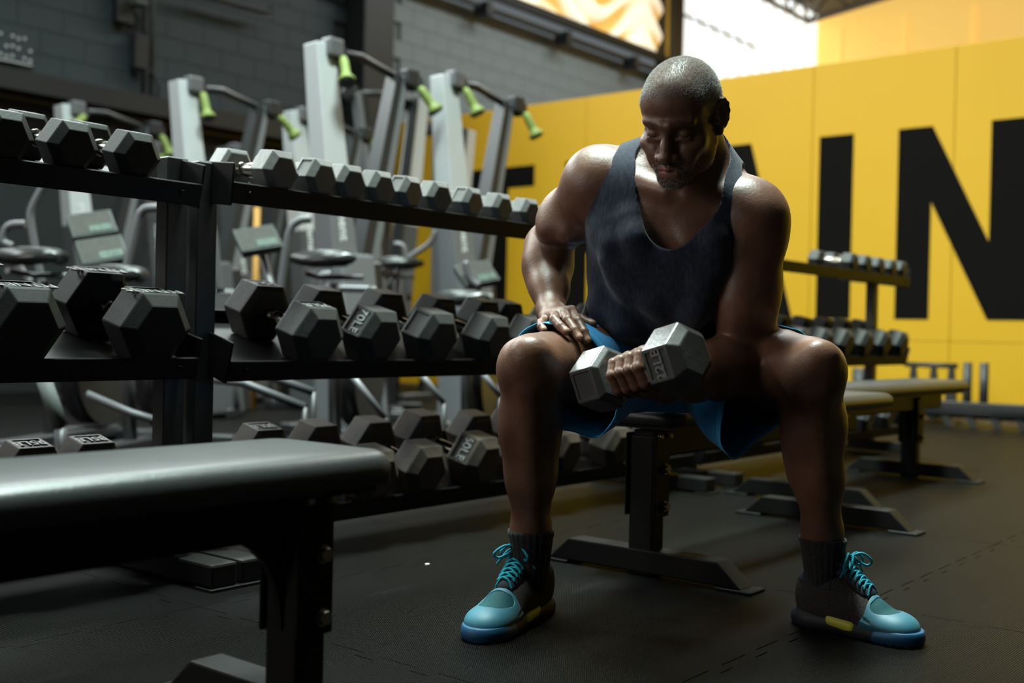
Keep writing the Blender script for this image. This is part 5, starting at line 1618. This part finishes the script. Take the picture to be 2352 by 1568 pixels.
# ------------------------------------------------------------------ stubble hair and beard: short strands on the scalp and chin
def strands(V, Q, prob, n, L, w, bend, name, m_, seed):
    g = np.random.default_rng(seed)
    c = V[Q].mean(1); Lc = (c - HO) @ HR / HS
    e1 = V[Q[:, 1]] - V[Q[:, 0]]; e2 = V[Q[:, 3]] - V[Q[:, 0]]
    nr = np.cross(e1, e2); ar = np.linalg.norm(nr, axis=1); nr = nr / (ar[:, None] + 1e-12)
    p = prob(Lc) * ar; p /= p.sum()
    i = g.choice(len(Q), n, p=p)
    a, b = g.random((2, n, 1))
    o = V[Q[i, 0]] + e1[i] * a + e2[i] * b
    nn = nr[i]
    lay = (HR @ np.array(bend)) + g.normal(0, 0.45, (n, 3))
    d = nn + lay; d /= np.linalg.norm(d, axis=1)[:, None]
    t = np.cross(d, g.normal(0, 1, (n, 3))); t /= np.linalg.norm(t, axis=1)[:, None]
    ln = L * (0.6 + 0.7 * g.random((n, 1)))
    W_ = w * (0.7 + 0.6 * g.random((n, 1)))
    v = np.stack([o - nn * 0.0005 - t * W_ / 2, o - nn * 0.0005 + t * W_ / 2, o + d * ln], 1).reshape(-1, 3)
    me = np_mesh(name, v, np.arange(3 * n).reshape(n, 3), m_, False)
    ob = link(name, me, person); ob['kind'] = 'stuff'
    return ob
def scalp(Lc):
    x, y, z = Lc.T
    line = 0.072 + 0.10 * np.maximum(np.abs(x) - 0.03, 0) * 0 - 1.4 * np.maximum(np.abs(x) - 0.052, 0) - 0.75 * np.maximum(y + 0.055, 0)
    k = np.clip((z - line) / 0.016 + 0.4, 0, 1)
    # sides behind the ears and sideburns
    side = np.clip((y + 0.012) / 0.012, 0, 1) * np.clip((z + 0.035) / 0.02, 0, 1) * (np.abs(x) > 0.05)
    ear = (np.abs(np.abs(x) - 0.085) < 0.02) & (np.abs(z - 0.003) < 0.036) & (np.abs(y - 0.02) < 0.022) & (np.abs(x) > 0.077)
    k = np.maximum(k * (y > -0.1), side * 0.7)
    return np.where(ear, 0, k) * (0.85 + 0.15 * (z > 0.05))
def beard(Lc):
    x, y, z = Lc.T
    front = y < -0.055
    m1 = np.clip(1.3 - np.sqrt((x / 0.030) ** 2 + ((z + 0.0575) / 0.0065) ** 2), 0, 1) * front
    chin = np.clip(1.5 - np.sqrt((x / 0.028) ** 2 + ((z + 0.104) / 0.016) ** 2), 0, 1) * front
    sidem = np.clip(1.3 - np.sqrt(((np.abs(x) - 0.030) / 0.008) ** 2 + ((z + 0.080) / 0.024) ** 2), 0, 1) * front
    jaw = 0.07 * np.clip((-0.045 - z) / 0.03, 0, 1) * (y < 0.0) * (z > -0.13)
    lipm = np.maximum(np.clip(1.2 - np.sqrt((x / 0.022) ** 2 + ((z + 0.0715) / 0.0125) ** 2), 0, 1), 0)
    return np.clip(np.maximum(np.maximum(m1, chin), np.maximum(sidem, jaw)) * (lipm < 0.25), 0, 1)
MT['hair'] = mat('grey_stubble', (0.62, 0.62, 0.61), 0.5, 0, 0.4)
MT['hair_dark'] = mat('dark_stubble', (0.020, 0.017, 0.015), 0.5, 0, 0.4)
strands(HEADV, HEADQ, scalp, 78000, 0.0034, 0.00052, (0.0, -0.9, 0.2), 'hair', MT['hair'], 1)
strands(HEADV, HEADQ, scalp, 4500, 0.0030, 0.00046, (0.0, -0.8, 0.2), 'dark_hair', MT['hair_dark'], 2)
strands(HEADV, HEADQ, beard, 2600, 0.0030, 0.00046, (0, -0.2, -0.9), 'beard', MT['hair'], 3)
strands(HEADV, HEADQ, beard, 4200, 0.0030, 0.0005, (0, -0.2, -0.9), 'dark_beard', MT['hair_dark'], 4)
def brow(Lc):
    x, y, z = Lc.T
    return np.clip(1.4 - np.sqrt(((np.abs(x) - 0.030) / 0.019) ** 2 + ((z - 0.0245 + 6 * (np.abs(x) - 0.03) ** 2) / 0.0045) ** 2), 0, 1) * (y < -0.05)
strands(HEADV, HEADQ, brow, 520, 0.0038, 0.00042, (0, 0.5, 0.6), 'eyebrow', MT['hair_dark'], 5)

pc = at_z(981, 1296, 0.002)
tag(MB().prism([(-0.006, -0.004, 0), (0.004, -0.006, 0), (0.007, 0.003, 0), (-0.002, 0.006, 0)], (0, 0, 0.004)).build('paper_scrap', MT['white_print']), 'tiny white scrap lying on the floor mat before the rack', 'litter').location = (pc.x, pc.y, 0.0)
# ------------------------------------------------------------------ the dumbbell in his hand
dl = Vector(dax); 
nf = -Vector(ef)                                                     # roughly: away from the knuckles
Zc = Vector(np.cross(dax, (0, 0, 1.0))).normalized(); Zu = dl.cross(Zc).normalized()
if Zu.z < 0: Zu = -Zu
roll_ = R(18)
zx = Zu * math.cos(roll_) + Zu.cross(-dl) * math.sin(roll_) * -1
ly = -dl; lz = zx.normalized(); lxx = ly.cross(lz).normalized()
Mh = Matrix((lxx, ly, lz)).transposed().to_4x4(); Mh.translation = Vector(DB_C)
Wd = Matrix.Rotation(PSI - math.pi / 2, 4, 'Z') @ Mh
sep_ = float(np.linalg.norm(DB_R - DB_L))
hw = 0.106
hd_ = dumbbell(hw, 0.082, sep_ - 0.082, 'iron_held', Wd.translation, Wd.to_euler(), 'grey hexagonal dumbbell held in the hand of the seated man', None,
         recess=(3, 5), text='22LB', tface=3, tflip=False, theads=(0,))
